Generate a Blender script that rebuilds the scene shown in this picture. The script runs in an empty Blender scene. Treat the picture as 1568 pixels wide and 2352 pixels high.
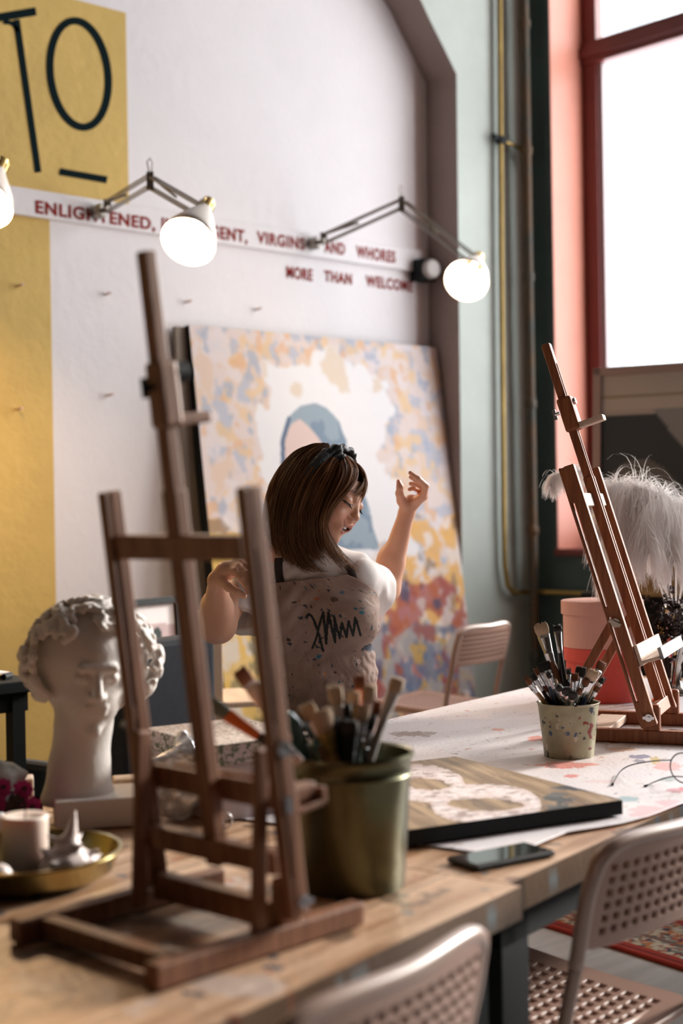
import bpy, bmesh, math, random
import numpy as np
from mathutils import Vector, Matrix
random.seed(7); rng = np.random.default_rng(7)
D = bpy.data; COL = bpy.context.scene.collection; SC = bpy.context.scene
PI = math.pi

# ---------------------------------------------------------------- camera
# the room is axis aligned: back wall at y = YW, window wall at x = XW; the camera looks between them
FP = 3300.0                       # focal length in pixels of the 1568 x 2352 frame
HC = 1.25                         # eye height
RX, RY = Vector((.737, -.676, 0)).normalized(), Vector((.676, .737, 0)).normalized()
UP = Vector((0, 0, 1)); ROLL = .0167
def c2w(a, b, z): return RX*a + RY*b + UP*z
def c2wn(P):
    P = np.asarray(P, float)
    return np.stack([P[..., 0]*RX.x + P[..., 1]*RY.x, P[..., 0]*RX.y + P[..., 1]*RY.y, P[..., 2]], -1)
def ray(px, py):
    x, y = px-784, py-1176
    c, s = math.cos(ROLL), math.sin(ROLL)
    return (x*c - y*s)/FP, -(x*s + y*c)/FP
def cp(px, py, Y):                # camera frame point at depth Y
    u, v = ray(px, py); return (u*Y, Y, HC + v*Y)
def P(px, py, Y): return c2w(*cp(px, py, Y))
def T(px, py, z):                 # point on the horizontal plane z
    u, v = ray(px, py); Y = (z-HC)/v; return c2w(u*Y, Y, z)
def proj(W):                      # world points -> photo pixels, used to lay paint marks on surfaces
    W = np.asarray(W, float)
    a = W[..., 0]*RX.x + W[..., 1]*RX.y; b = W[..., 0]*RY.x + W[..., 1]*RY.y
    u, v = a/b, -(W[..., 2]-HC)/b
    c, s = math.cos(ROLL), math.sin(ROLL)
    return 784 + FP*(u*c + v*s), 1176 + FP*(-u*s + v*c)
cam = D.cameras.new('camera'); co = D.objects.new('camera', cam); COL.objects.link(co)
cam.sensor_fit = 'HORIZONTAL'; cam.sensor_width = 24; cam.lens = FP/1568*24
c_, s_ = math.cos(ROLL), math.sin(ROLL)
cx, cy = RX*c_ - UP*s_, UP*c_ + RX*s_
co.matrix_world = Matrix((( cx.x, cy.x, -RY.x, 0), (cx.y, cy.y, -RY.y, 0), (cx.z, cy.z, -RY.z, HC), (0, 0, 0, 1)))
cam.dof.use_dof = True; cam.dof.focus_distance = 3.2; cam.dof.aperture_fstop = 2.5; cam.clip_start = .05
SC.camera = co

# ---------------------------------------------------------------- world, daylight, exposure
w = D.worlds.new('world'); SC.world = w; w.use_nodes = True
bg = w.node_tree.nodes['Background']; bg.inputs[0].default_value = (.86, .92, 1, 1); bg.inputs[1].default_value = 1.0
SC.view_settings.view_transform = 'Standard'; SC.view_settings.look = 'None'
SC.view_settings.exposure = 0.36; SC.view_settings.gamma = 1.0
try: SC.view_settings.use_curve_mapping = False
except Exception: pass
SC.cycles.max_bounces = 8; SC.cycles.use_denoising = True; SC.cycles.sample_clamp_indirect = 6
SC.cycles.caustics_reflective = False; SC.cycles.caustics_refractive = False

WS = 1.35
YW = (-.676*(-.95*WS) + .737*4.0*WS)/1.0        # back wall plane (recessed, white)
YN = YW - .20                                    # face of the wall either side of the arched recess
def hit_y(px, py, y):
    u, v = ray(px, py); d = RX*u + RY + UP*v; k = y/d.y; return d*k + Vector((0, 0, HC))
def hit_x(px, py, x):
    u, v = ray(px, py); d = RX*u + RY + UP*v; k = x/d.x; return d*k + Vector((0, 0, HC))
XW = hit_y(1205, 500, YN).x                      # window wall plane
y0 = hit_x(1265, 300, XW).y                      # near edge of the window opening
XF = hit_y(1342, 300, y0).x                      # plane of the window frame
ZTOP = 5.0
W_SILL = hit_x(1300, 1262, XW).z
WINS = [(y0-2.3, y0), (y0-5.6, y0-2.5)]
def area(name, loc, rot, sx, sy, radiance, col):
    l = D.lights.new(name, 'AREA'); l.shape = 'RECTANGLE'; l.size = sx; l.size_y = sy
    l.energy = radiance*PI*sx*sy; l.color = col
    o = D.objects.new(name, l); COL.objects.link(o); o.location = loc; o.rotation_euler = rot; return o
for i, (a, b) in enumerate(WINS):                # overcast daylight standing outside each window
    area('daylight', (XF+.45, (a+b)/2, (W_SILL+4.7)/2+.3), (0, PI/2, 0), 4.6, b-a+1.2, [4.6, 3.6][i], [(.93, .965, 1), (1, .97, .94)][i])

sl = D.lights.new('hazy_sun', 'SUN'); sl.energy = 6.5; sl.angle = math.radians(10); sl.color = (1, .95, .88)
so_ = D.objects.new('hazy_sun', sl); COL.objects.link(so_); so_.location = (9, -2, 6); so_.rotation_euler = Vector((1, -.09, .36)).to_track_quat('Z', 'Y').to_euler()

# ---------------------------------------------------------------- materials
def mat(name, col=(.5, .5, .5), rough=.5, metal=0, var=0, scale=8, bump=0, bscale=60, attr=None, sss=0, trans=0, emit=None, estr=0, stretch=None, spec=.5, col2=None, coat=0, alpha=1, sheen=0):
    m = D.materials.new(name); m.use_nodes = True; n = m.node_tree; b = n.nodes['Principled BSDF']
    b.inputs['Base Color'].default_value = (*col, 1); b.inputs['Roughness'].default_value = rough
    b.inputs['Metallic'].default_value = metal; b.inputs['Specular IOR Level'].default_value = spec
    if coat: b.inputs['Coat Weight'].default_value = coat
    if sss:
        b.inputs['Subsurface Weight'].default_value = sss; b.inputs['Subsurface Radius'].default_value = (.02, .008, .004); b.inputs['Subsurface Scale'].default_value = .5
    if trans: b.inputs['Transmission Weight'].default_value = trans
    if sheen: b.inputs['Sheen Weight'].default_value = sheen
    if emit: b.inputs['Emission Color'].default_value = (*emit, 1); b.inputs['Emission Strength'].default_value = estr
    if alpha < 1: b.inputs['Alpha'].default_value = alpha
    tc = n.nodes.new('ShaderNodeTexCoord')
    src = tc.outputs['Object']
    if stretch:
        mp = n.nodes.new('ShaderNodeMapping'); mp.inputs['Scale'].default_value = stretch
        n.links.new(src, mp.inputs[0]); src = mp.outputs[0]
    base = None
    if attr:
        at = n.nodes.new('ShaderNodeAttribute'); at.attribute_name = attr; base = at.outputs['Color']
        n.links.new(base, b.inputs['Base Color'])
    if var or col2:
        nz = n.nodes.new('ShaderNodeTexNoise'); nz.inputs['Scale'].default_value = scale; nz.inputs['Detail'].default_value = 8; nz.inputs['Roughness'].default_value = .65
        n.links.new(src, nz.inputs['Vector'])
        mx = n.nodes.new('ShaderNodeMix'); mx.data_type = 'RGBA'
        if col2:
            rp = n.nodes.new('ShaderNodeValToRGB'); rp.color_ramp.elements[0].position = .38; rp.color_ramp.elements[1].position = .62
            n.links.new(nz.outputs[0], rp.inputs[0]); n.links.new(rp.outputs[0], mx.inputs[0])
            mx.inputs[6].default_value = (*col, 1); mx.inputs[7].default_value = (*col2, 1)
            n.links.new(mx.outputs[2], b.inputs['Base Color'])
        else:
            mr = n.nodes.new('ShaderNodeMapRange'); mr.inputs[1].default_value = .25; mr.inputs[2].default_value = .75
            mr.inputs[3].default_value = 1-var; mr.inputs[4].default_value = 1+var
            n.links.new(nz.outputs[0], mr.inputs[0])
            vm = n.nodes.new('ShaderNodeVectorMath'); vm.operation = 'SCALE'
            if base is not None: n.links.new(base, vm.inputs[0])
            else: vm.inputs[0].default_value = col
            n.links.new(mr.outputs[0], vm.inputs['Scale']); n.links.new(vm.outputs[0], b.inputs['Base Color'])
    if bump:
        n2 = n.nodes.new('ShaderNodeTexNoise'); n2.inputs['Scale'].default_value = bscale; n2.inputs['Detail'].default_value = 5
        n.links.new(src, n2.inputs['Vector'])
        bp = n.nodes.new('ShaderNodeBump'); bp.inputs['Strength'].default_value = bump; bp.inputs['Distance'].default_value = .01
        n.links.new(n2.outputs[0], bp.inputs['Height']); n.links.new(bp.outputs[0], b.inputs['Normal'])
    return m
def wood(name, c1, c2, rough=.5, axis=2, sc=14, ring=1):
    m = D.materials.new(name); m.use_nodes = True; n = m.node_tree; b = n.nodes['Principled BSDF']; b.inputs['Roughness'].default_value = rough
    tc = n.nodes.new('ShaderNodeTexCoord'); mp = n.nodes.new('ShaderNodeMapping')
    s = [sc*6]*3; s[axis] = sc*.35; mp.inputs['Scale'].default_value = s
    n.links.new(tc.outputs['Object'], mp.inputs[0])
    nz = n.nodes.new('ShaderNodeTexNoise'); nz.inputs['Scale'].default_value = 1.0; nz.inputs['Detail'].default_value = 6; nz.inputs['Distortion'].default_value = 1.2
    n.links.new(mp.outputs[0], nz.inputs['Vector'])
    rp = n.nodes.new('ShaderNodeValToRGB'); rp.color_ramp.elements[0].position = .3; rp.color_ramp.elements[1].position = .7
    rp.color_ramp.elements[0].color = (*c1, 1); rp.color_ramp.elements[1].color = (*c2, 1)
    n.links.new(nz.outputs[0], rp.inputs[0]); n.links.new(rp.outputs[0], b.inputs['Base Color'])
    bp = n.nodes.new('ShaderNodeBump'); bp.inputs['Strength'].default_value = .15; bp.inputs['Distance'].default_value = .004
    n.links.new(nz.outputs[0], bp.inputs['Height']); n.links.new(bp.outputs[0], b.inputs['Normal'])
    return m
M = dict(
 white=mat('white wall paint', (.84, .80, .81), .75, var=.06, scale=1.3, bump=.25, bscale=25),
 yellow=mat('ochre wall paint', (.66, .45, .13), .75, var=.12, scale=3.0, bump=.3, bscale=30),
 ink=mat('black green paint', (.004, .012, .014), .95, spec=.1),
 redink=mat('dark red lettering paint', (.26, .02, .015), .9, spec=.2),
 reveal=mat('mauve brown paint', (.30, .22, .20), .7, var=.15, scale=2),
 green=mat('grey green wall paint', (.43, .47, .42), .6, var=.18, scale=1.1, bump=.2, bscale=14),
 green_shade=mat('shaded grey green wall paint', (.045, .075, .075), .6, var=.3, scale=2.2, bump=.2, bscale=14),  # same green paint, with the backlit window wall's shade put into the colour
 room=mat('dark warm room paint', (.06, .043, .032), .85), ceil=mat('ceiling paint', (.22, .18, .15), .85),
 salmon=mat('salmon red window paint', (.68, .27, .19), .45, var=.08, scale=4, bump=.1),
 ox=mat('oxblood frame paint', (.16, .022, .018), .42, var=.2, scale=5, bump=.15, bscale=20),
 glass=mat('window glass', (1, 1, 1), .02, trans=1, alpha=.12),
 brass=mat('aged brass', (.34, .23, .07), .4, metal=.7, var=.3, scale=9),
 steel=mat('polished steel', (.62, .62, .64), .22, metal=1),
 dsteel=mat('grey lamp arm metal', (.30, .27, .24), .35, metal=.8),
 blackm=mat('black powder coated steel', (.006, .008, .009), .7, spec=.25),
 charcoal=mat('charcoal fabric', (.035, .04, .05), .85, var=.2, scale=60),
 enamel=mat('white enamel', (.50, .46, .43), .4),
 inner=mat('white reflector', (.95, .93, .9), .5),
 bulb=mat('glowing bulb', (1, 1, 1), .5, emit=(1, .90, .74), estr=9),
 easel=wood('oiled beech easel wood', (.20, .055, .020), (.36, .125, .048), .55),
 easel2=wood('walnut stained easel wood', (.145, .056, .027), (.29, .13, .066), .5),
 pale=wood('pale pine and lit easel wood', (.62, .46, .36), (.74, .58, .47), .5),
 stoolw=wood('light beech', (.60, .42, .28), (.72, .54, .38), .5),
 top=wood('worn oak table top', (.30, .165, .085), (.50, .31, .18), .33, axis=0, sc=7),
 chair=mat('taupe moulded chair shell', (.36, .215, .165), .42, var=.05, bump=.04, bscale=300),
 chairf=mat('taupe painted chair tube', (.36, .245, .20), .32),
 skin=mat('skin', attr='Col', rough=.45, sss=.25, bump=.03, bscale=400),
 hair=mat('brown hair', attr='Col', rough=.6, spec=.15),
 shirt=mat('white cotton', (.80, .76, .75), .85, bump=.15, bscale=500, sheen=.2),
 apron=mat('stained canvas apron', attr='Col', rough=.8, bump=.2, bscale=500),
 strap=mat('dark apron strap', (.045, .035, .032), .8),
 denim=mat('dark blue denim', (.03, .04, .07), .85, var=.2, scale=80),
 satin=mat('black satin', (.02, .025, .032), .5, bump=.5, bscale=220),
 plaster=mat('white plaster', (.74, .69, .65), .6, bump=.12, bscale=90),
 paint=mat('paint marks', attr='Col', rough=.5, bump=.15, bscale=120),
 matte=mat('matte painted paper', attr='Col', rough=.85, bump=.06, bscale=160),
 wool=mat('knotted wool', attr='Col', rough=.95, bump=.6, bscale=500),
 varn=mat('varnished board', attr='Col', rough=.42, bump=.1, bscale=60, spec=.3),
 tin=mat('paint stained galvanised tin', attr='Col', rough=.42, metal=.35),
 bucket=mat('olive brass bucket', (.115, .11, .06), .32, metal=.9, var=.35, scale=7),
 pinkb=mat('pale pink card', (.66, .37, .31), .75, var=.06, scale=12, bump=.1, bscale=200),
 redb=mat('coral red card', (.66, .085, .065), .7, var=.1, scale=10, bump=.1, bscale=200),
 feather=None,
 gold=mat('gold metal', (.75, .45, .12), .25, metal=1), silver=mat('tarnished silver', (.42, .40, .38), .2, metal=1, var=.3, scale=30),
 darkflower=mat('dark dried blossom', (.035, .018, .015), .9, var=.5, scale=40),
 wax=mat('cream candle wax', (.82, .70, .62), .5, sss=.4), redwax=mat('red wax', (.65, .04, .02), .5, sss=.3),
 shell=mat('pink white shell', (.80, .68, .64), .45, var=.12, scale=20),
 magenta=mat('magenta felt', (.34, .02, .13), .9, var=.4, scale=40),
 cryst=mat('cut crystal', (1, 1, 1), .03, trans=1), film=mat('clear plastic film', (.80, .86, .88), .12, trans=.75),
 lav=mat('lavender card', (.55, .48, .50), .8), leafy=mat('leaf print paper', (.80, .70, .64), .6, col2=(.13, .17, .12), scale=42),
 leafside=mat('leaf print paper side', (.70, .62, .60), .6, col2=(.72, .64, .62), scale=30),
 leaf=mat('green leaf ink', (.05, .10, .06), .7),
 phoneg=mat('phone glass', (.015, .02, .02), .05, coat=.6), tile=mat('blue grey floor boards', (.42, .42, .43), .5, var=.25, scale=2.5, stretch=(.6, 7, 1), bump=.1),
 brownpot=mat('ochre felt hat', (.22, .13, .05), .9, var=.2, scale=20), pinkcl=mat('pink cloth', (.66, .47, .42), .9),
 orange=mat('orange paint', (.80, .18, .03), .4), teal=mat('teal glass', (.04, .10, .10), .15), inkpen=mat('black rubber', (.012, .012, .014), .6),
 bluepaint=mat('blue handle lacquer', (.02, .05, .12), .3), redpaint=mat('red handle lacquer', (.25, .02, .015), .3), blacklac=mat('black handle lacquer', (.012, .012, .014), .25),
 greenpaint=mat('green grey handle', (.14, .19, .16), .5), yellowpaint=mat('honey handle', (.38, .20, .07), .35),
 bris1=mat('blond bristles', (.55, .40, .27), .8, var=.2, scale=300), bris2=mat('black bristles', (.015, .012, .012), .7), bris3=mat('rust bristles', (.20, .07, .03), .8),
)

m = D.materials.new('white ostrich plume'); m.use_nodes = True; nt = m.node_tree; nt.nodes.remove(nt.nodes['Principled BSDF'])
d1 = nt.nodes.new('ShaderNodeBsdfDiffuse'); d2 = nt.nodes.new('ShaderNodeBsdfTranslucent'); ms = nt.nodes.new('ShaderNodeMixShader'); ms.inputs[0].default_value = .5
for d_ in (d1, d2): d_.inputs[0].default_value = (.98, .95, .94, 1)
nt.links.new(d1.outputs[0], ms.inputs[1]); nt.links.new(d2.outputs[0], ms.inputs[2]); nt.links.new(ms.outputs[0], nt.nodes['Material Output'].inputs[0]); M['feather'] = m

# ---------------------------------------------------------------- object helpers
def link(o, parent=None):
    COL.objects.link(o)
    if parent is not None: o.parent = parent
    return o
def tag(o, label=None, cat=None, group=None, kind=None):
    if label: o['label'] = label
    if cat: o['category'] = cat
    if group: o['group'] = group
    if kind: o['kind'] = kind
    return o
def thing(name, label, cat, loc=(0, 0, 0), group=None, mw=None):
    o = D.objects.new(name, None); o.empty_display_size = .05; COL.objects.link(o); o.location = loc
    if mw is not None: o.matrix_world = mw
    return tag(o, label, cat, group)
def fin(name, bm, m, parent=None, smooth=False, bevel=0, sub=0, ang=None):
    me = D.meshes.new(name); bmesh.ops.recalc_face_normals(bm, faces=bm.faces) ; bm.to_mesh(me); bm.free()
    for mm in (m if isinstance(m, (list, tuple)) else [m]): me.materials.append(M[mm] if isinstance(mm, str) else mm)
    if smooth:
        me.polygons.foreach_set('use_smooth', [True]*len(me.polygons))
    o = D.objects.new(name, me); link(o, parent)
    if bevel:
        b = o.modifiers.new('bevel', 'BEVEL'); b.width = bevel; b.segments = 2; b.limit_method = 'ANGLE'; b.angle_limit = .6
    if sub:
        s = o.modifiers.new('sub', 'SUBSURF'); s.levels = sub; s.render_levels = sub
    if smooth and ang:
        me.set_sharp_from_angle(angle=ang)
    return o
def npmesh(name, V, F, m, parent=None, col=None, smooth=True, solid=0):
    me = D.meshes.new(name); V = np.asarray(V, np.float32); F = np.asarray(F, np.int32)
    k = F.shape[1]
    me.vertices.add(len(V)); me.vertices.foreach_set('co', V.ravel())
    me.loops.add(F.size); me.loops.foreach_set('vertex_index', F.ravel())
    me.polygons.add(len(F)); me.polygons.foreach_set('loop_start', np.arange(0, F.size, k, dtype=np.int32))
    me.polygons.foreach_set('use_smooth', np.full(len(F), smooth))
    me.update(calc_edges=True); me.validate()
    if col is not None:
        c = np.ones((len(V), 4), np.float32); c[:, :3] = np.clip(np.asarray(col).reshape(-1, 3), 0, 1)
        at = me.color_attributes.new('Col', 'FLOAT_COLOR', 'POINT'); at.data.foreach_set('color', c.ravel())
    me.materials.append(M[m] if isinstance(m, str) else m)
    o = D.objects.new(name, me); link(o, parent)
    if solid:
        s = o.modifiers.new('thickness', 'SOLIDIFY'); s.thickness = solid; s.offset = -1
    return o
def grid_faces(nu, nv, closed=False):
    i, j = np.meshgrid(np.arange(nu if closed else nu-1), np.arange(nv-1), indexing='ij')
    i2 = (i+1) % nu
    return np.stack([i*nv+j, i2*nv+j, i2*nv+j+1, i*nv+j+1], -1).reshape(-1, 4)
def box(bm, c, s, R=None):
    c = Vector(c); vs = []
    for x in (-.5, .5):
        for y in (-.5, .5):
            for z in (-.5, .5):
                v = Vector((x*s[0], y*s[1], z*s[2]))
                vs.append(bm.verts.new(c + (R @ v if R is not None else v)))
    for f in ((0, 1, 3, 2), (4, 6, 7, 5), (0, 4, 5, 1), (2, 3, 7, 6), (0, 2, 6, 4), (1, 5, 7, 3)):
        bm.faces.new([vs[i] for i in f])
def boxmm(bm, lo, hi): box(bm, [(a+b)/2 for a, b in zip(lo, hi)], [abs(b-a) for a, b in zip(lo, hi)])
def beam(bm, p, q, w, d, side):      # w measured along side, d along the third axis
    p, q = Vector(p), Vector(q); z = (q-p); L = z.length; z.normalize()
    x = Vector(side); x = (x - z*x.dot(z)).normalized(); y = z.cross(x)
    R = Matrix((x, y, z)).transposed()
    box(bm, (p+q)/2, (w, d, L), R)
def tube(bm, pts, r, n=10, cap=True, radii=None):
    pts = [Vector(p) for p in pts]; rings = []; prev = None
    for i, p in enumerate(pts):
        t = (pts[min(i+1, len(pts)-1)] - pts[max(i-1, 0)]).normalized()
        if prev is None:
            a = Vector((0, 0, 1)) if abs(t.z) < .9 else Vector((1, 0, 0)); x = t.cross(a).normalized()
        else: x = (prev - t*prev.dot(t)).normalized()
        prev = x; y = t.cross(x); rr = radii[i] if radii else r
        rings.append([bm.verts.new(p + x*rr*math.cos(k*2*PI/n) + y*rr*math.sin(k*2*PI/n)) for k in range(n)])
    for a, b in zip(rings, rings[1:]):
        for k in range(n): bm.faces.new((a[k], a[(k+1) % n], b[(k+1) % n], b[k]))
    if cap: bm.faces.new(rings[0][::-1]); bm.faces.new(rings[-1])
def lathe(bm, prof, n=32, origin=(0, 0, 0), R=None, close=True):
    o = Vector(origin); rings = []
    for r, z in prof:
        ring = []
        for k in range(n):
            v = Vector((r*math.cos(2*PI*k/n), r*math.sin(2*PI*k/n), z)); ring.append(bm.verts.new(o + (R @ v if R is not None else v)))
        rings.append(ring)
    for a, b in zip(rings, rings[1:]):
        for k in range(n): bm.faces.new((a[k], a[(k+1) % n], b[(k+1) % n], b[k]))
    if close: bm.faces.new(rings[0][::-1]); bm.faces.new(rings[-1])
def smoothpath(pts, n=8):            # Catmull-Rom
    p = [Vector(q) for q in pts]; p = [p[0]*2-p[1]] + p + [p[-1]*2-p[-2]]; out = []
    for i in range(1, len(p)-2):
        for k in range(n):
            t = k/n
            out.append(.5*((2*p[i]) + (p[i+1]-p[i-1])*t + (2*p[i-1]-5*p[i]+4*p[i+1]-p[i+2])*t*t + (3*p[i]-p[i-1]-3*p[i+1]+p[i+2])*t**3))
    out.append(p[-2]); return out
def axes(f, up=(0, 0, 1)):           # rotation whose local y is f
    y = Vector(f).normalized(); x = y.cross(Vector(up)).normalized(); z = x.cross(y)
    return Matrix((x, y, z)).transposed()
def zrot(d):                         # rotation taking local z to d
    return Vector(d).normalized().to_track_quat('Z', 'Y').to_matrix()
def inpoly(x, y, poly):
    r = np.zeros(x.shape, bool); n = len(poly)
    for i in range(n):
        x1, y1 = poly[i]; x2, y2 = poly[(i+1) % n]
        c = ((y1 > y) != (y2 > y)) & (x < (x2-x1)*(y-y1)/((y2-y1) if y2 != y1 else 1e-9)+x1); r ^= c
    return r
def dpoly(x, y, pl):                 # distance to a polyline
    d = np.full(x.shape, 1e9)
    for (x1, y1), (x2, y2) in zip(pl, pl[1:]):
        dx, dy = x2-x1, y2-y1; t = np.clip(((x-x1)*dx+(y-y1)*dy)/(dx*dx+dy*dy+1e-9), 0, 1)
        d = np.minimum(d, np.hypot(x-x1-t*dx, y-y1-t*dy))
    return d
def vnoise(x, y, seed=0):
    xi, yi = np.floor(x).astype(np.int64), np.floor(y).astype(np.int64); fx, fy = x-xi, y-yi
    fx = fx*fx*(3-2*fx); fy = fy*fy*(3-2*fy)
    def h(a, b):
        n = (a*374761393 + b*668265263 + seed*982451653) & 0x7fffffff; n = ((n ^ (n >> 13))*1274126177) & 0x7fffffff
        return ((n ^ (n >> 16)) & 0xffff)/65535.
    return (h(xi, yi)*(1-fx)+h(xi+1, yi)*fx)*(1-fy)+(h(xi, yi+1)*(1-fx)+h(xi+1, yi+1)*fx)*fy
def fbm(x, y, seed=0, o=4):
    s = 0; a = .5; t = 0
    for k in range(o): s = s + a*vnoise(x*2**k, y*2**k, seed+k); t += a; a *= .5
    return s/t
def lerpc(A, B, t): t = np.clip(t, 0, 1)[..., None]; return A*(1-t) + np.asarray(B)*t

# ---------------------------------------------------------------- signed distance modelling
class Vol:
    def __init__(s, lo, hi, h):
        s.lo = np.array(lo, float); s.h = h; s.n = np.ceil((np.array(hi)-s.lo)/h).astype(int)+1
        s.D = np.full(s.n, .3, np.float32)
    def reg(s, lo, hi):
        a = np.clip(np.floor((np.array(lo)-s.lo)/s.h).astype(int), 0, s.n); b = np.clip(np.ceil((np.array(hi)-s.lo)/s.h).astype(int)+1, 0, s.n)
        if (b <= a).any(): return None, None
        g = np.ogrid[a[0]:b[0], a[1]:b[1], a[2]:b[2]]
        return tuple(slice(i, j) for i, j in zip(a, b)), [(g[i]*s.h+s.lo[i]).astype(np.float32) for i in range(3)]
    def put(s, sl, d, k, sub=False):
        A = s.D[sl]
        if sub:
            d = -d
            if k <= 0: s.D[sl] = np.maximum(A, d); return
            h = np.clip(.5-.5*(d-A)/k*-1*-1, 0, 1); h = np.clip(.5-.5*(A-d)/k, 0, 1)
            s.D[sl] = A*(1-h)+d*h + k*h*(1-h); return
        if k <= 0: s.D[sl] = np.minimum(A, d); return
        h = np.clip(.5+.5*(A-d)/k, 0, 1); s.D[sl] = A*(1-h)+d*h - k*h*(1-h)
    def cone(s, p, q, r1, r2, k=.01, sub=False):
        p, q = np.array(p, float), np.array(q, float); R = max(r1, r2)+k+3*s.h
        sl, g = s.reg(np.minimum(p, q)-R, np.maximum(p, q)+R)
        if sl is None: return
        d = q-p; L = d@d
        t = np.clip(((g[0]-p[0])*d[0]+(g[1]-p[1])*d[1]+(g[2]-p[2])*d[2])/L, 0, 1)
        dist = np.sqrt((g[0]-p[0]-t*d[0])**2+(g[1]-p[1]-t*d[1])**2+(g[2]-p[2]-t*d[2])**2)-(r1+(r2-r1)*t)
        s.put(sl, dist, k, sub)
    def chain(s, pts, rs, k=.01):
        for i in range(len(pts)-1): s.cone(pts[i], pts[i+1], rs[i], rs[i+1], k)
    def ell(s, c, r, k=.01, R=None, sub=False):
        c, r = np.array(c, float), np.array(r, float); m = r.max()+k+3*s.h
        sl, g = s.reg(c-m, c+m)
        if sl is None: return
        x, y, z = g[0]-c[0], g[1]-c[1], g[2]-c[2]
        if R is not None:
            R = np.array(R, float); x, y, z = (x*R[0, i]+y*R[1, i]+z*R[2, i] for i in range(3))
        k0 = np.sqrt((x/r[0])**2+(y/r[1])**2+(z/r[2])**2); k1 = np.sqrt((x/r[0]**2)**2+(y/r[1]**2)**2+(z/r[2]**2)**2)+1e-9
        s.put(sl, k0*(k0-1)/k1, k, sub)
    def cut(s, p, n):                # keep the side n points away from
        n = np.array(n, float); n /= np.linalg.norm(n)
        sl, g = s.reg(s.lo, s.lo+s.n*s.h)
        s.D[sl] = np.maximum(s.D[sl], (g[0]-p[0])*n[0]+(g[1]-p[1])*n[1]+(g[2]-p[2])*n[2])
    def sample(s, Pn):
        q = (np.asarray(Pn)-s.lo)/s.h; i = np.clip(np.floor(q).astype(int), 0, s.n-2); f = np.clip(q-i, 0, 1); r = 0
        for a in (0, 1):
            for b in (0, 1):
                for c in (0, 1):
                    r = r + s.D[i[..., 0]+a, i[..., 1]+b, i[..., 2]+c]*(f[..., 0] if a else 1-f[..., 0])*(f[..., 1] if b else 1-f[..., 1])*(f[..., 2] if c else 1-f[..., 2])
        return r
    def mesh(s):
        Dm = s.D; I = Dm < 0; n = s.n
        c = np.zeros(n-1, np.int8)
        for a in (0, 1):
            for b in (0, 1):
                for d in (0, 1): c += I[a:n[0]-1+a, b:n[1]-1+b, d:n[2]-1+d]
        cells = np.argwhere((c > 0) & (c < 8)); ids = np.full(n-1, -1, np.int32); ids[tuple(cells.T)] = np.arange(len(cells))
        acc = np.zeros((len(cells), 3)); cnt = np.zeros(len(cells))
        corners = [(a, b, d) for a in (0, 1) for b in (0, 1) for d in (0, 1)]
        val = {q: Dm[cells[:, 0]+q[0], cells[:, 1]+q[1], cells[:, 2]+q[2]].astype(float) for q in corners}
        for ax in range(3):
            for q in corners:
                if q[ax]: continue
                q2 = tuple(q[i]+(i == ax) for i in range(3)); v1, v2 = val[q], val[q2]
                m = (v1 < 0) != (v2 < 0); t = np.where(m, v1/(np.where(m, v1-v2, 1)), 0)
                pt = np.array(q, float)[None].repeat(len(cells), 0); pt[:, ax] += t
                acc += pt*m[:, None]; cnt += m
        V = (cells + acc/cnt[:, None])*s.h + s.lo; F = []
        for ax in range(3):
            sh = [slice(None)]*3; sh[ax] = slice(0, -1); s2 = [slice(None)]*3; s2[ax] = slice(1, None)
            A, B = I[tuple(sh)], I[tuple(s2)]; e = np.argwhere(A != B); b, d = [(1, 2), (2, 0), (0, 1)][ax]
            ok = (e[:, b] > 0) & (e[:, d] > 0) & (e[:, b] < n[b]-1) & (e[:, d] < n[d]-1); e = e[ok]
            def cid(o1, o2):
                x = e.copy(); x[:, b] -= o1; x[:, d] -= o2; return ids[x[:, 0], x[:, 1], x[:, 2]]
            q = np.stack([cid(1, 1), cid(0, 1), cid(0, 0), cid(1, 0)], -1)
            ins = A[tuple(e.T)]; q[~ins] = q[~ins][:, ::-1]; F.append(q)
        F = np.concatenate(F); F = F[(F >= 0).all(1)]
        return V, F
def relax(V, F, it=2, lam=.5):
    e = np.concatenate([F[:, [0, 1]], F[:, [1, 2]], F[:, [2, 3]], F[:, [3, 0]]]); e = np.concatenate([e, e[:, ::-1]])
    for _ in range(it):
        acc = np.zeros_like(V); cnt = np.bincount(e[:, 0], minlength=len(V))
        for k in range(3): acc[:, k] = np.bincount(e[:, 0], weights=V[e[:, 1], k], minlength=len(V))
        V = V*(1-lam) + lam*acc/np.maximum(cnt, 1)[:, None]
    return V
# ================================================================ the room
def face_mesh(name, polys, mats, parent=None):
    bm = bmesh.new()
    for pts, mi in polys:
        f = bm.faces.new([bm.verts.new(p) for p in pts]); f.material_index = mi
    me = D.meshes.new(name); bm.to_mesh(me); bm.free()
    for m in mats: me.materials.append(M[m])
    o = D.objects.new(name, me); link(o, parent); return o
XL, YB = -3.4, -3.0
bm = bmesh.new(); boxmm(bm, (XL-.2, YB-.2, -.1), (XF+.1, YW+.3, 0)); fl = fin('floor', bm, 'tile'); tag(fl, kind='structure')
bm = bmesh.new(); boxmm(bm, (XL-.2, YB-.2, ZTOP), (XF+.1, YW+.3, ZTOP+.1)); tag(fin('ceiling', bm, 'ceil'), kind='structure')
bm = bmesh.new(); boxmm(bm, (XL-.15, YB, 0), (XL, YW, ZTOP)); tag(fin('wall_left', bm, 'room'), kind='structure')
bm = bmesh.new(); boxmm(bm, (XL, YB-.15, 0), (XF, YB, ZTOP)); tag(fin('wall_front', bm, 'room'), kind='structure')
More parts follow.
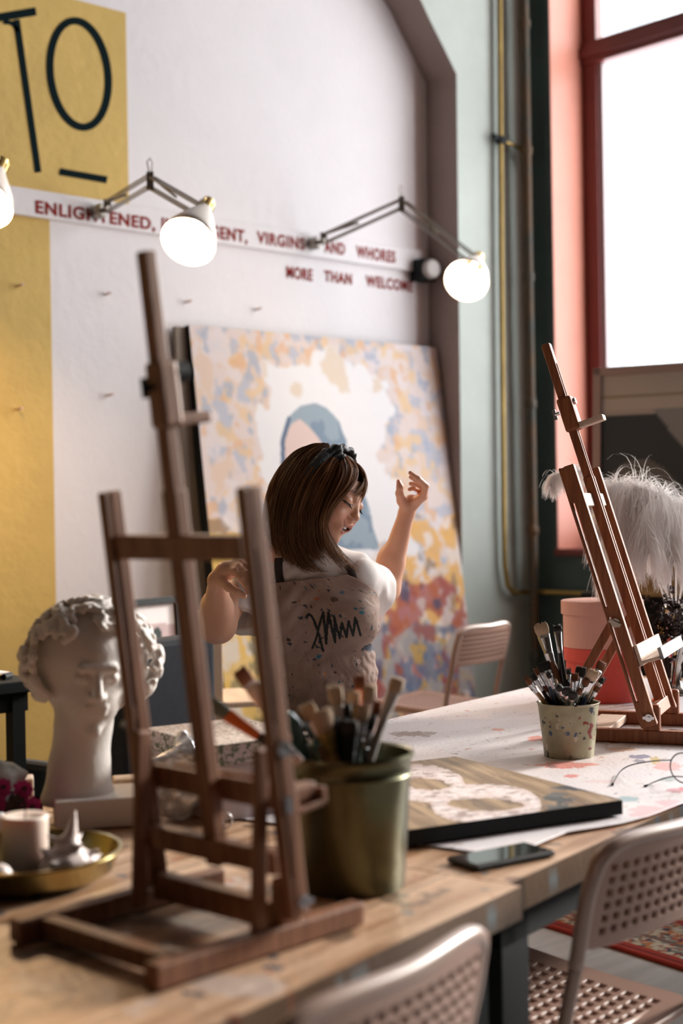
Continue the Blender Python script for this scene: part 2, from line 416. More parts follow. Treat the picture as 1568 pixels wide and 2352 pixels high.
# recessed white field of the back wall
bm = bmesh.new(); boxmm(bm, (XL, YW, 0), (XW, YW+.15, ZTOP)); wb = fin('wall_back', bm, 'white'); tag(wb, kind='structure')
# projecting wall round the arched recess
xi = hit_y(1048, 700, YN).x                                     # arris of the recess
arch = [(1048, 170), (1019, 110), (989, 50), (966, 0)]
ap = [hit_y(px, py, YN) for px, py in arch]
pts = [(xi, 0)] + [(p.x, p.z) for p in ap]
cxm = xi-2.6; x_, z_ = pts[-1]
for k in range(1, 13):
    t = k/12; pts.append((x_ + (cxm-x_)*t, z_ + (ZTOP-.25-z_)*(1-(1-t)**2.2)))
bm = bmesh.new(); fr, bk = [], []
for x, z in pts: fr.append(bm.verts.new((x, YN, z))); bk.append(bm.verts.new((x, YW, z)))
for i in range(len(pts)-1):
    f = bm.faces.new((fr[i], fr[i+1], bk[i+1], bk[i])); f.material_index = 1
outer = [bm.verts.new((XW, YN, 0))] + [bm.verts.new((XW, YN, z)) for x, z in pts[1:]]
for k, (x, z) in enumerate(pts[5:]): pass
for i in range(len(pts)-1):
    bm.faces.new((fr[i], outer[i], outer[i+1], fr[i+1]))
tz = [bm.verts.new((v.co.x, YN, ZTOP)) for v in (fr[-1], outer[-1])]; bm.faces.new((fr[-1], outer[-1], tz[1], tz[0]))
pier = fin('wall_back_pier', bm, ['green', 'reveal'], wb)
# ochre paint on the white field, following the painted edges
zt = hit_y(289, 30, YW).z; ztb = hit_y(60, 460, YW).z
xr = hit_y(291, 200, YW).x; xr2 = hit_y(120, 900, YW).x
bm = bmesh.new(); boxmm(bm, (XL, YW-.002, ztb), (xr, YW, zt)); boxmm(bm, (XL, YW-.002, 0), (xr2, YW, ztb+.001)); fin('ochre_paint', bm, 'yellow', wb)
# black lettering T O and dash
def wp(px, py, off=.004): v = hit_y(px, py, YW-off); return v
def ribbon(pts, wpx, name, m, parent, off=.004, closed=False):   # flat painted stroke, width given in photo pixels
    pts = smoothpath([Vector((x, y, 0)) for x, y in pts], 8) if len(pts) > 2 else [Vector((x, y, 0)) for x, y in pts]
    bm = bmesh.new(); L, R = [], []; n = len(pts)
    for i, p in enumerate(pts):
        a = pts[(i-1) % n if closed else max(i-1, 0)]; b = pts[(i+1) % n if closed else min(i+1, n-1)]
        t = (b-a).normalized(); nn = Vector((-t.y, t.x, 0))*wpx/2
        L.append(bm.verts.new(wp(p.x+nn.x, p.y+nn.y, off))); R.append(bm.verts.new(wp(p.x-nn.x, p.y-nn.y, off)))
    for i in range(n if closed else n-1):
        j = (i+1) % n; bm.faces.new((L[i], L[j], R[j], R[i]))
    return fin(name, bm, m, parent)
ell = []
for k in range(48):
    t = k/48*2*PI; x, y = 66*math.cos(t), 123*math.sin(t)
    r = -.12; ell.append((182 + x*math.cos(r)-y*math.sin(r), 170 + x*math.sin(r)+y*math.cos(r)))
lw = 17
ribbon([(-60, 50), (83, 26)], 19, 'lettering_stroke', 'ink', wb); ribbon([(38, 45), (88, 396)], 15, 'lettering_stroke', 'ink', wb)
ribbon([(8, 50), (30, 55), (42, 75)], 10, 'lettering_stroke', 'ink', wb)
def ring(pts, w, name, m, parent):
    bm = bmesh.new(); L, R = [], []; n = len(pts)
    for i in range(n):
        a, b = pts[i-1], pts[(i+1) % n]; tx, ty = b[0]-a[0], b[1]-a[1]; l = math.hypot(tx, ty); nx, ny = -ty/l*w/2, tx/l*w/2
        L.append(bm.verts.new(wp(pts[i][0]+nx, pts[i][1]+ny))); R.append(bm.verts.new(wp(pts[i][0]-nx, pts[i][1]-ny)))
    for i in range(n): j = (i+1) % n; bm.faces.new((L[i], L[j], R[j], R[i]))
    return fin(name, bm, m, parent)
ring(ell, lw, 'lettering_stroke', 'ink', wb)
ribbon([(137, 394), (246, 413)], 16, 'lettering_stroke', 'ink', wb)
# the long lettered board
zb0 = hit_y(490, 592-30, YW).z; zA = hit_y(60, 435, YW).z; zB = hit_y(60, 498, YW).z
bd = thing('lettered_board', 'long narrow white board with dark red capitals running along the back wall', 'sign', ((XL+xi)/2, YW, zB))
bm = bmesh.new(); boxmm(bm, (XL+.1-bd.location.x, -.022, 0), (xi-.02-bd.location.x, 0, zA-zB)); fin('board', bm, 'white', bd, bevel=.003)
def text(s, px0, px1, py, hpx, parent, off, m='redink'):
    c = D.curves.new('lettering', 'FONT'); c.body = s; c.size = 1; c.offset = .035; c.space_character = 1.12; o = D.objects.new('t', c); COL.objects.link(o)
    dg = bpy.context.evaluated_depsgraph_get(); me = D.meshes.new_from_object(o.evaluated_get(dg)); D.objects.remove(o)
    a, b = hit_y(px0, py, YW-off), hit_y(px1, py, YW-off); n = len(me.vertices); v = np.zeros(n*3, np.float32); me.vertices.foreach_get('co', v); v = v.reshape(-1, 3)
    W = v[:, 0].max()-v[:, 0].min(); zc = a.z; top = hit_y(px0, py-hpx, YW-off).z; Hh = top-zc
    out = np.zeros_like(v); out[:, 0] = a.x + (v[:, 0]-v[:, 0].min())/W*(b.x-a.x); out[:, 1] = YW-off; out[:, 2] = zc + v[:, 1]/.70*Hh
    if parent.location.length > 0: out -= np.array(parent.location)
    me.vertices.foreach_set('co', out.ravel()); me.update(); me.name = 'lettering'; me.materials.clear(); me.materials.append(M[m])
    return link(D.objects.new('lettering', me), parent)
text('S,', 0, 30, 478, 26, bd, .0235); text('ENLIGHTENED,', 82, 356, 488, 28, bd, .0235)
text('INTELLIGENT,', 372, 568, 528, 28, bd, .0235); text('VIRGINS', 590, 700, 557, 26, bd, .0235)
text('AND', 745, 792, 578, 26, bd, .0235); text('WHORES', 818, 908, 590, 26, bd, .0235)
text('MORE', 658, 718, 637, 26, wb, .002); text('THAN', 745, 808, 645, 24, wb, .002); text('WELCOME', 840, 948, 656, 24, wb, .002)
for i, (px, py) in enumerate([(42, 657), (243, 676), (428, 694), (588, 711), (248, 908), (40, 940)]):
    p = hit_y(px, py, YW); bm = bmesh.new(); tube(bm, [(0, 0, 0), (0, -.035, .002)], .005, 8); o = fin('wall_peg', bm, 'pinkcl', smooth=True, ang=.6); o.location = p
    tag(o, ['small peg sticking out of the ochre wall paint left of the others', 'small peg on the white wall nearest to the ochre paint', 'small peg on the white wall above the leaning canvas corner', 'small peg on the white wall right of the lamp shade, above the painting', 'lower small peg on the white wall beside the ochre paint', 'lower small peg on the ochre wall paint'][i], 'peg', 'pegs in the back wall')
# electrical boxes at the end of the board
p = hit_y(997, 607, YN)
sk = thing('wall_socket', 'round white wall box on the brown edge of the recess', 'socket', (xi-.06, YW-.08, p.z))
bm = bmesh.new(); lathe(bm, [(.045, 0), (.045, .03), (.036, .04), (.01, .042)], 24, R=zrot((-.2, -1, 0))); fin('cover', bm, 'enamel', sk, smooth=True, ang=.6)
bm = bmesh.new(); boxmm(bm, (-.05, 0, -.05), (.05, .08, .05)); fin('mount', bm, 'blackm', sk)
# window wall
def wallpiece(polys):
    bm = bmesh.new()
    for (ya, yb, za, zb) in polys: boxmm(bm, (XW, ya, za), (XF+.07, yb, zb))
    return bm
(a1, b1), (a2, b2) = WINS; ZW = 4.75
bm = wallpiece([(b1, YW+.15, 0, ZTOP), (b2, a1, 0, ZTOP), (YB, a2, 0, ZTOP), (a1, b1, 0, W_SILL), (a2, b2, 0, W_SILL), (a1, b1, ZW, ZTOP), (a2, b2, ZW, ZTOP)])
wr = fin('wall_right', bm, 'green_shade'); tag(wr, kind='structure')
ztr0, ztr1 = hit_x(1376, 145, XF).z, hit_x(1376, 92, XF).z
for i, (a, b) in enumerate(WINS):
    wn = D.objects.new('window_%d' % (i+1), None); COL.objects.link(wn); wn.location = (XF, b, W_SILL); tag(wn, kind='structure')
    def L(lo, hi, bm): boxmm(bm, [lo[k]-wn.location[k] for k in range(3)], [hi[k]-wn.location[k] for k in range(3)])
    bm = bmesh.new(); t = .006       # painted reveal lining
    L((XW-.004, b-t, W_SILL), (XF, b, ZW), bm); L((XW-.004, a, W_SILL), (XF, a+t, ZW), bm); L((XW-.004, a+t, ZW-t), (XF, b-t, ZW), bm); fin('reveal_lining', bm, 'salmon', wn)
    bm = bmesh.new(); L((XW-.03, a, W_SILL-.03), (XF, b, W_SILL+.004), bm); fin('window_sill', bm, 'ox', wn, bevel=.004)
    bm = bmesh.new(); fw = .085
    for (ya, yb) in ((b-fw-t, b-t), (a+t, a+t+fw), ((a+b)/2-.04, (a+b)/2+.04)): L((XF-.02, ya, W_SILL), (XF+.05, yb, ZW), bm)
    for za, zb in ((W_SILL, W_SILL+.09), (ztr0, ztr1), (ZW-.09, ZW)): L((XF-.03, a, za), (XF+.055, b, zb), bm)
    L((XF-.045, a, ztr0+.03), (XF-.03, b, ztr1-.03), bm)
    fin('window_frame', bm, 'ox', wn, bevel=.006)
    bm = bmesh.new()
    for (ya, yb) in ((b-fw-.03, b-fw-.006), (a+fw, a+fw+.03)): L((XF+.0, ya, W_SILL+.09), (XF+.02, yb, ztr0), bm)
    fin('sash_strip', bm, 'lav', wn)
    bm = bmesh.new(); L((XF+.022, a+.05, W_SILL+.05), (XF+.026, b-.05, ZW-.05), bm); fin('pane', bm, 'glass', wn)
# pipes on the pier and the corner
pp = thing('gas_pipe', 'thin yellow brown gas pipe running down beside the recess and turning along the floor side', 'pipe', (hit_y(1148, 500, YN).x, YN, 0))
q = lambda px, py, d: Vector(hit_y(px, py, YN-d)) - Vector(pp.location)
pts = [Vector((q(1146, -330, .035).x, -.035, ZTOP-.01)), q(1146, -330, .035), q(1147, 0, .035), q(1151, 600, .035), q(1157, 1200, .035), q(1159, 1300, .035)]
b0 = q(1166, 1345, .035); pts += [b0, q(1180, 1362, .035)]
xx = XW-.035-pp.location.x; zz = pts[-1].z
pts += [Vector((xx-.03, -.035, zz)), Vector((xx, -.07, zz)), Vector((xx, -.5, zz)), Vector((xx, -2.4, zz))]
bm = bmesh.new(); tube(bm, pts, .0125, 12); fin('pipe', bm, 'brass', pp, smooth=True, ang=.8)
pb = hit_y(1150, 322, YN-.035)-Vector(pp.location)
bm = bmesh.new(); lathe(bm, [(.02, -.02), (.024, 0), (.02, .02)], 14, origin=pb, R=zrot((1, 0, .1))); tube(bm, [pb+Vector((-.06, 0, .012)), pb+Vector((.03, 0, -.004))], .014, 10); fin('valve', bm, 'blackm', pp, smooth=True, ang=.7)
e = hit_y(1206, 352, YN-.05)-Vector(pp.location)
bm = bmesh.new(); tube(bm, [pb, (pb+e)/2+Vector((0, 0, .01)), e], .009, 8); tube(bm, [e+Vector((-.04, 0, .03)), e+Vector((0, 0, -.06))], .009, 8); fin('branch', bm, 'brass', pp, smooth=True, ang=.7)
bm = bmesh.new(); cx0 = XW-.09
tube(bm, [(0, 0, z) for z in np.linspace(0.02, ZTOP-.02, 20)], .022, 14)
for z in np.arange(.5, 4.8, .62): lathe(bm, [(.022, z), (.028, z+.01), (.028, z+.04), (.022, z+.05)], 14)
o = fin('heating_pipe', bm, mat('rust flecked pipe', (.03, .045, .04), .6, col2=(.12, .055, .015), scale=3), smooth=True, ang=.6); o.location = (cx0, YN-.095, 0); tag(o, 'thick dark rust flecked pipe standing in the corner beside the window', 'pipe')
# rug
rp = [T(1190, 2112, .0), T(1568, 2232, .0)]
e1 = (rp[1]-rp[0]).normalized(); e2 = Vector((-e1.y, e1.x, 0)); 
if e2.dot(RY) < 0: e2 = -e2
n1, n2 = 300, 420; org = rp[0]-e1*1.2
U, Vv = np.meshgrid(np.linspace(0, 1.9, n2), np.linspace(0, 1.65, n1), indexing='ij')
G = np.array(org)[None, None] + U[..., None]*np.array(e1) + Vv[..., None]*np.array(e2); G[..., 2] = .012 + .0015*fbm(U*8, Vv*8, 3)
du = np.minimum(np.minimum(U, 1.9-U), np.minimum(Vv, 1.65-Vv))
f1, f2, f3 = fbm(U*62, Vv*62, 5, 2), fbm(U*80, Vv*80, 9, 2), fbm(U*55, Vv*55, 12, 2)
C = np.zeros(G.shape); C[:] = (.52, .44, .33); C[f1 > .60] = (.40, .07, .04); C[f2 > .58] = (.04, .05, .09); C[f3 > .64] = (.50, .20, .08); C[(f3 < .34)] = (.28, .29, .24)
C[(f1 < .36)] = (.62, .55, .44)
med = (du > .38); C[med & (f1 > .44) & (f1 < .52)] = (.42, .05, .03)
C[(du > .30) & (du < .34)] = (.42, .06, .04); C[(du > .13) & (du < .15)] = (.20, .12, .1)
C[du < .055] = (.36, .03, .018); C[(du < .03) & (du > .018)] = (.16, .012, .01)
rug = npmesh('persian_rug', G.reshape(-1, 3), grid_faces(n2, n1), 'wool', col=C, solid=.012); tag(rug, 'red bordered patterned oriental rug on the floor beneath the tables', 'rug')

# ================================================================ lamps on the back wall
def lamp(label, base, elbow, neck, rim, dia, on=8):
    L0 = Vector(base); t = thing('wall_lamp', label, 'lamp', L0, 'jointed arm lamps along the back wall'); r = lambda v: Vector(v)-L0
    bm = bmesh.new(); lathe(bm, [(.028, -.0), (.03, .03), (.02, .05)], 20, R=zrot((0, -1, 0))); lathe(bm, [(.012, .03), (.012, .09)], 12, R=zrot((0, -1, 0))); fin('wall_mount', bm, 'dsteel', t, smooth=True, ang=.6)
    s = Vector((0, -.08, .0)); e = r(elbow); nk = r(neck); up = Vector((0, 0, .030))
    bm = bmesh.new()
    for d in (-.010, .010):
        for (A, B) in ((s+up, e+up*.8), (s-up*.3, e-up*.5)): beam(bm, A+RX*d, B+RX*d, .006, .006, RX)
    beam(bm, s-up*.5, s+up*1.3, .03, .008, RX); beam(bm, e-up, e+up*1.2, .026, .008, RX)
    tube(bm, [s+up, s+(e-s)*.45+up*.3], .006, 8)
    fin('lower_arm', bm, 'dsteel', t)
    bm = bmesh.new(); nd = (nk-e).normalized(); pn = RX.cross(nd).cross(nd).normalized(); pn = Vector((0, 0, 1)) - nd*nd.z; pn.normalize(); pn *= .018
    for d in (-.009, .009):
        for sg in (-1, 1): beam(bm, e+pn*sg+RX*d, nk+pn*sg+RX*d, .006, .006, RX)
    tube(bm, [e+pn, e+(nk-e)*.5], .005, 8); fin('upper_arm', bm, 'dsteel', t)
    bm = bmesh.new(); tube(bm, [e+Vector((0, 0, .02)), e+Vector((-.012, 0, .07)), e+Vector((0, 0, .085)), e+Vector((.012, 0, .07)), e+Vector((.006, 0, .02))], .003, 6); fin('cable_loop', bm, 'enamel', t, smooth=True)
    rm = r(rim); ax = (rm-nk).normalized(); R = zrot(ax); h = (rm-nk).length; ra = dia/2
    prof = [(.024, -.02), (.03, .0), (.045, h*.18), (ra*.72, h*.5), (ra*.93, h*.8), (ra, h)]
    bm = bmesh.new(); lathe(bm, prof, 40, origin=nk, R=R, close=False); sh = fin('lamp_shade', bm, 'enamel', t, smooth=True)
    so = sh.modifiers.new('t', 'SOLIDIFY'); so.thickness = .0015; so.offset = 1
    bm = bmesh.new(); lathe(bm, [(.006, -.075), (.022, -.07), (.024, -.02), (.024, .02)], 20, origin=nk, R=R)
    for k in range(8):
        a = k*PI/4; pr = R @ Vector((math.cos(a)*.026, math.sin(a)*.026, 0)); beam(bm, nk+pr+ax*-.055, nk+pr+ax*-.012, .008, .004, R @ Vector((-math.sin(a), math.cos(a), 0)))
    fin('lamp_holder', bm, 'brass', t, smooth=True, ang=.6)
    bm = bmesh.new(); lathe(bm, [(.001, h*.86), (.030, h*.80), (.036, h*.66), (.030, h*.5), (.013, h*.3), (.013, h*.1)][::-1], 24, origin=nk, R=R); fin('light_bulb', bm, 'bulb', t, smooth=True)
    l = D.lights.new('bulb_light', 'POINT'); l.energy = on; l.color = (1, .82, .60) if on < 30 else (1, .62, .32); l.shadow_soft_size = .04
    o = D.objects.new('bulb_light', l); link(o, t); o.location = nk+ax*h*.97
    return t
W2 = lambda px, py: hit_y(px, py, YW-.022)
lamp('left of the two whole jointed lamps, hanging its shade over the word on the board', W2(221, 488), P(345, 418, 5.1), P(466, 488, 4.9), P(432, 556, 4.77), .188)
lamp('right jointed lamp before the brown recess edge, its round glowing mouth facing out', W2(716, 560), P(922, 470, 6.3), P(1092, 602, 6.22), P(1071, 645, 6.06), .188)
lamp('white lamp cut off by the left edge of the photo', W2(-180, 430), P(-60, 340, 4.9), P(-8, 400, 4.8), P(-40, 470, 4.7), .20, 34)
# ================================================================ large canvas and things at the back wall
tl, tr = hit_y(434, 745, YW-.062), hit_y(1002, 786, YW-.062)
cw = tr.x-tl.x; ch = tl.z/math.cos(.13)
ct = thing('large_painting', 'huge leaning canvas with a blue hooded figure in a white halo among orange dabs', 'painting', (tl.x, YW-.062, tl.z))
lean = Vector((0, -.27, -tl.z+.004)); dn = lean.normalized(); nrm = Vector((1, 0, 0)).cross(dn).normalized()
if nrm.y > 0: nrm = -nrm
nu, nv = 300, 420
u, v = np.meshgrid(np.linspace(0, 1, nu), np.linspace(0, 1, nv), indexing='ij')
G = u[..., None]*np.array((cw, 0, 0)) + v[..., None]*np.array(lean)
Wd = G + np.array(ct.location); X, Y = proj(Wd)
n = lambda s, a, b, o=3: fbm(u*a*1.7+s+.6*vnoise(u*20, v*26, s), v*b*1.35+s*3, s, 4)
C = np.zeros(G.shape); C[:] = (.74, .62, .58)
def put(mask, col, soft=None):
    global C
    m = mask.astype(float)
    for _ in range(3): m[1:-1, 1:-1] = (m[1:-1, 1:-1]*2+m[2:, 1:-1]+m[:-2, 1:-1]+m[1:-1, 2:]+m[1:-1, :-2])/6
    m = m[..., None]*.8; C = C*(1-m)+np.array(col)*m
wx = X + 60*(fbm(u*9, v*12, 31)-.5); wy = Y + 70*(fbm(u*9, v*12, 35)-.5)
put(n(1, 11, 15) > .55, (.74, .55, .42)); put(n(2, 12, 17) > .58, (.46, .49, .58)); put(n(3, 14, 20) > .62, (.78, .54, .30)); put(n(4, 10, 16) > .60, (.76, .68, .68)); put(n(5, 18, 22) > .66, (.38, .43, .53)); put(n(6, 16, 20) > .68, (.74, .44, .24))
low = wy > 1190; put(low & (n(7, 12, 17) > .42), (.80, .42, .08)); put(low & (n(8, 14, 18) > .57), (.82, .74, .70)); put(low & (n(9, 14, 16) > .64), (.30, .20, .13))
r_ = (wy > 1340) & (wx > 830); put(r_ & (n(10, 12, 15) > .40), (.36, .05, .045)); put(r_ & (n(11, 13, 15) > .60), (.62, .50, .48)); put(r_ & (n(12, 12, 16) > .66), (.05, .07, .14))
b_ = (wy > 1440) & (wx > 830); put(b_ & (n(13, 14, 18) > .42), (.10, .17, .28)); put(b_ & (n(14, 12, 16) > .55), (.60, .36, .06)); put(b_ & (n(15, 13, 17) > .6), (.42, .38, .36)); put(b_ & (n(16, 12, 17) > .66), (.30, .06, .05))
y_ = (wy > 1230) & (wx < 640); put(y_, (.78, .50, .10)); put(y_ & (n(17, 14, 18) > .58), (.72, .66, .60)); put(y_ & (n(18, 14, 18) > .64), (.22, .19, .1))
hx = X+150*(fbm(u*6, v*8, 51)-.5)+60*(fbm(u*22, v*30, 53)-.5); hy = Y+150*(fbm(u*6, v*8, 55)-.5)+60*(fbm(u*22, v*30, 57)-.5)
halo = ((hx-745)/165)**2 + ((hy-1000)/185)**2 < 1; halo |= inpoly(hx, hy, [(600, 1000), (900, 1000), (930, 1260), (880, 1300), (620, 1290)])
put(halo, (.84, .82, .82)); put(halo, (.82, .80, .81))
ok = halo & (n(19, 12, 12) > .62) & (wy < 900); put(ok, (.72, .58, .44))
wx2 = X + 10*(fbm(u*9, v*12, 41)-.5)
hood = inpoly(wx2, Y, [(650, 1085), (648, 1010), (662, 960), (690, 933), (722, 925), (752, 938), (778, 968), (796, 1010), (806, 1060), (830, 1120), (850, 1170), (862, 1225), (872, 1262), (800, 1262), (700, 1262), (650, 1200)])
C[hood] = (.21, .28, .36); C[hood & (n(20, 9, 14) > .52)] = (.30, .37, .43)
face = inpoly(wx2, Y, [(652, 1080), (655, 1010), (670, 975), (690, 962), (715, 985), (738, 1015), (745, 1060), (740, 1150), (690, 1200), (655, 1150)]); C[face] = (.72, .55, .50)
edge = dpoly(X, Y, [(650, 1085), (649, 1010), (663, 962)]) < 5; C[edge] = (.10, .15, .24)
npmesh('canvas', G.reshape(-1, 3), grid_faces(nu, nv), 'matte', ct, col=C)
bm = bmesh.new(); dep = .055
for A, B in ((Vector((0, 0, 0)), lean), (Vector((cw, 0, 0)), Vector((cw, 0, 0))+lean)):
    s = .02 if A.x < .1 else -.02; beam(bm, A+Vector((s, 0, 0))-nrm*dep/2-nrm*.001, B+Vector((s, 0, 0))-nrm*dep/2-nrm*.001, .04, dep, (1, 0, 0))
beam(bm, -nrm*dep/2+dn*.02-nrm*.001, Vector((cw, 0, 0))-nrm*dep/2+dn*.02-nrm*.001, .04, dep, dn); beam(bm, lean-nrm*dep/2-dn*.02-nrm*.001, lean+Vector((cw, 0, 0))-nrm*dep/2-dn*.02-nrm*.001, .04, dep, dn)
fin('stretcher', bm, 'blackm', ct, bevel=.003)
# plain grey-brown board standing behind the painting's left edge
bm = bmesh.new(); g0 = Vector((tl.x-.055, YW-.03, tl.z-.01)); beam(bm, g0, g0+Vector((.0, -.16, -g0.z+.01)), .6, .02, (1, 0, 0)); 
for v_ in bm.verts: v_.co.x += .3
o = fin('backing_board', bm, mat('grey brown board', (.24, .19, .15), .8, var=.2, scale=5)); tag(o, 'grey brown board standing behind the left edge of the huge painting', 'board')
# black framed pale print, dark chest before it
def framed(name, label, cat, bl, br, h, lean_, fw, fm, colf, dep=.025):
    bl, br = Vector(bl), Vector(br); t = thing(name, label, cat, bl); e = (br-bl); wdt = e.length; ex = e.normalized(); back = Vector((-ex.y, ex.x, 0))
    top = back*h*math.sin(lean_) + UP*h*math.cos(lean_); tn = top.normalized(); nn = ex.cross(tn)
    if nn.dot(RY) > 0: nn = -nn
    nu, nv = 90, 90; u, v = np.meshgrid(np.linspace(0, 1, nu), np.linspace(0, 1, nv), indexing='ij')
    G = u[..., None]*np.array(e) + v[..., None]*np.array(top) + np.array(nn)*(-.004)
    npmesh('picture', G.reshape(-1, 3), grid_faces(nu, nv), 'matte', t, col=colf(u, v, G+np.array(bl)))
    bm = bmesh.new()
    for A, B, s in ((ex*fw/2, ex*fw/2+top, ex), (e-ex*fw/2, e-ex*fw/2+top, ex), (tn*fw/2, e+tn*fw/2, tn), (top-tn*fw/2, top+e-tn*fw/2, tn)): beam(bm, A-nn*dep*.2, B-nn*dep*.2, fw, dep, s)
    fin('frame', bm, fm, t, bevel=.002)
    bm = bmesh.new(); beam(bm, e/2-nn*dep*.6, e/2+top-nn*dep*.6, wdt*.98, .004, ex); fin('backing', bm, 'blackm', t)
    return t
def colA(u, v, G):
    X, Y = proj(G); C = np.zeros(G.shape); C[:] = (.76, .71, .70); C[Y > 1432] = (.50, .38, .38)
    C[inpoly(X, Y, [(350, 1470), (352, 1448), (360, 1438), (370, 1448), (374, 1470)])] = (.02, .03, .03); return C
zA_ = .62
bl = P(196, 1388, 4.75); brr = P(425, 1352, 5.15)
framed('framed_print', 'pale print in a thin black frame standing behind the plaster bust', 'picture', (bl.x, bl.y, .36), (brr.x, brr.y, .36), bl.z-.36, .05, .024, 'blackm', colA)
# low stand under the print
bm = bmesh.new(); mid = (bl+brr)/2; ex = (brr-bl); ex.z = 0; ex.normalize(); Rz = Matrix.Rotation(math.atan2(ex.y, ex.x), 3, 'Z')
box(bm, (mid.x+.04, mid.y+.05, .18), (.75, .28, .36), Rz); o = fin('low_cabinet', bm, 'charcoal', bevel=.01); tag(o, 'low dark cabinet carrying the black framed print', 'cabinet')
c1, c2 = P(262, 1478, 3.9), P(470, 1464, 4.2)
hp = thing('armchair', 'charcoal grey armchair with a squared back standing behind the bust', 'armchair', ((c1.x+c2.x)/2, (c1.y+c2.y)/2, 0))
ex = (c2-c1); ex.z = 0; wd = ex.length; Rz = Matrix.Rotation(math.atan2(ex.y, ex.x), 3, 'Z'); ztop = c1.z
back_ = Rz @ Vector((0, 1, 0))
bm = bmesh.new(); box(bm, (0, 0, (ztop+.3)/2), (wd, .09, ztop-.3), Rz); fin('backrest', bm, 'charcoal', hp, bevel=.02)
bm = bmesh.new(); box(bm, back_*.27+UP*.38, (wd, .46, .16), Rz); fin('seat', bm, 'charcoal', hp, bevel=.03)
for sx in (-1, 1):
    bm = bmesh.new(); box(bm, Rz @ Vector((sx*(wd/2-.03), .25, .5)), (.06, .44, .1), Rz); fin('armrest', bm, 'charcoal', hp, bevel=.02)
    for sy in (0, .46):
        bm = bmesh.new(); q_ = Rz @ Vector((sx*(wd/2-.05), sy, 0)); tube(bm, [q_, q_+UP*.31], .018, 10); fin('leg', bm, 'blackm', hp)
# pale stool beside the painting
sp = P(492, 1500, 4.75)
st = thing('wooden_stool', 'light wooden chair with one bright upright standing by the yellow corner of the painting', 'chair', (sp.x, sp.y, 0)); zt_ = P(530, 1612, 4.75).z
ex = c2w(.95, .3, 0)
bm = bmesh.new(); beam(bm, (0, 0, 0), (0, 0, sp.z+.12), .05, .03, ex); fin('leg', bm, 'stoolw', st, bevel=.004)
bm = bmesh.new(); beam(bm, ex*.36, ex*.36+UP*(zt_-.03), .04, .03, ex); fin('leg', bm, 'stoolw', st, bevel=.004)
ey = c2w(-.3, .95, 0)
for k in (0, .36):
    bm = bmesh.new(); beam(bm, ex*k+ey*.32, ex*k+ey*.32+UP*(zt_-.03 if k else sp.z+.12), .04, .03, ex); fin('leg', bm, 'stoolw', st, bevel=.004)
bm = bmesh.new(); beam(bm, ex*.18+ey*.16+UP*(zt_-.02), ex*.18+ey*.16+UP*zt_, .42, .38, ex); fin('seat', bm, 'stoolw', st, bevel=.006)
bm = bmesh.new(); beam(bm, ey*.0+UP*(sp.z+.06), ey*.32+UP*(sp.z+.06), .05, .02, UP); fin('back_rail', bm, 'stoolw', st, bevel=.004)
# small black side table with clutter at the left edge
bt = P(36, 1562, 4.2); zt_ = .79
sd = thing('side_table', 'small black side table against the ochre wall at the left edge', 'table', (bt.x-.3, bt.y+.05, 0))
bm = bmesh.new(); boxmm(bm, (-.33, -.2, zt_-.035), (.30, .22, zt_)); fin('tabletop', bm, 'blackm', sd, bevel=.004)
bm = bmesh.new(); boxmm(bm, (-.30, -.17, zt_-.09), (.27, .19, zt_-.035)); fin('apron_rail', bm, 'blackm', sd)
for x in (-.28, .235):
    for y in (-.16, .18):
        bm = bmesh.new(); beam(bm, (x, y, 0), (x, y, zt_-.035), .04, .04, (1, 0, 0)); fin('leg', bm, 'blackm', sd)
bx, by = bt.x-.3, bt.y+.05
bm = bmesh.new(); boxmm(bm, (-.13, -.09, 0), (.13, .09, .018)); o = fin('sketch_pad', bm, 'shirt', bevel=.003); o.location = (bx+.12, by-.02, zt_); tag(o, 'white sketch pad lying on the small black side table', 'pad')
for k in range(7):
    bm = bmesh.new(); L_ = random.uniform(.05, .08); tube(bm, [(-L_/2, 0, 0), (L_*.3, 0, 0), (L_/2, 0, 0)], .008, 8, radii=[.009, .009, .004])
    o = fin('paint_tube', bm, ['pinkcl', 'blackm', 'steel', 'orange', 'shell', 'brass', 'blackm'][k], smooth=True, ang=.6); o.location = (bx+.02+.035*k, by-.13+.012*(k % 3), zt_+.009); o.rotation_euler = (0, 0, random.uniform(-1, 1)); tag(o, 'small paint tube in the row on the black side table', 'paint tube', 'paint tubes on the side table')
bm = bmesh.new(); lathe(bm, [(.03, 0), (.033, .005), (.033, .05), (.028, .055)], 20); o = fin('paint_jar', bm, 'teal', smooth=True, ang=.6); o.location = (bx+.14, by+.12, zt_); tag(o, 'small dark jar at the back of the black side table', 'jar')
bm = bmesh.new(); boxmm(bm, (-.2, -.12, 0), (.2, .12, .42)); o = fin('storage_box', bm, 'easel2', bevel=.005); o.location = P(62, 1750, 4.6); o.location.z = 0; tag(o, 'dark brown box standing on the floor under the ochre wall', 'box'); o.location.x -= .25
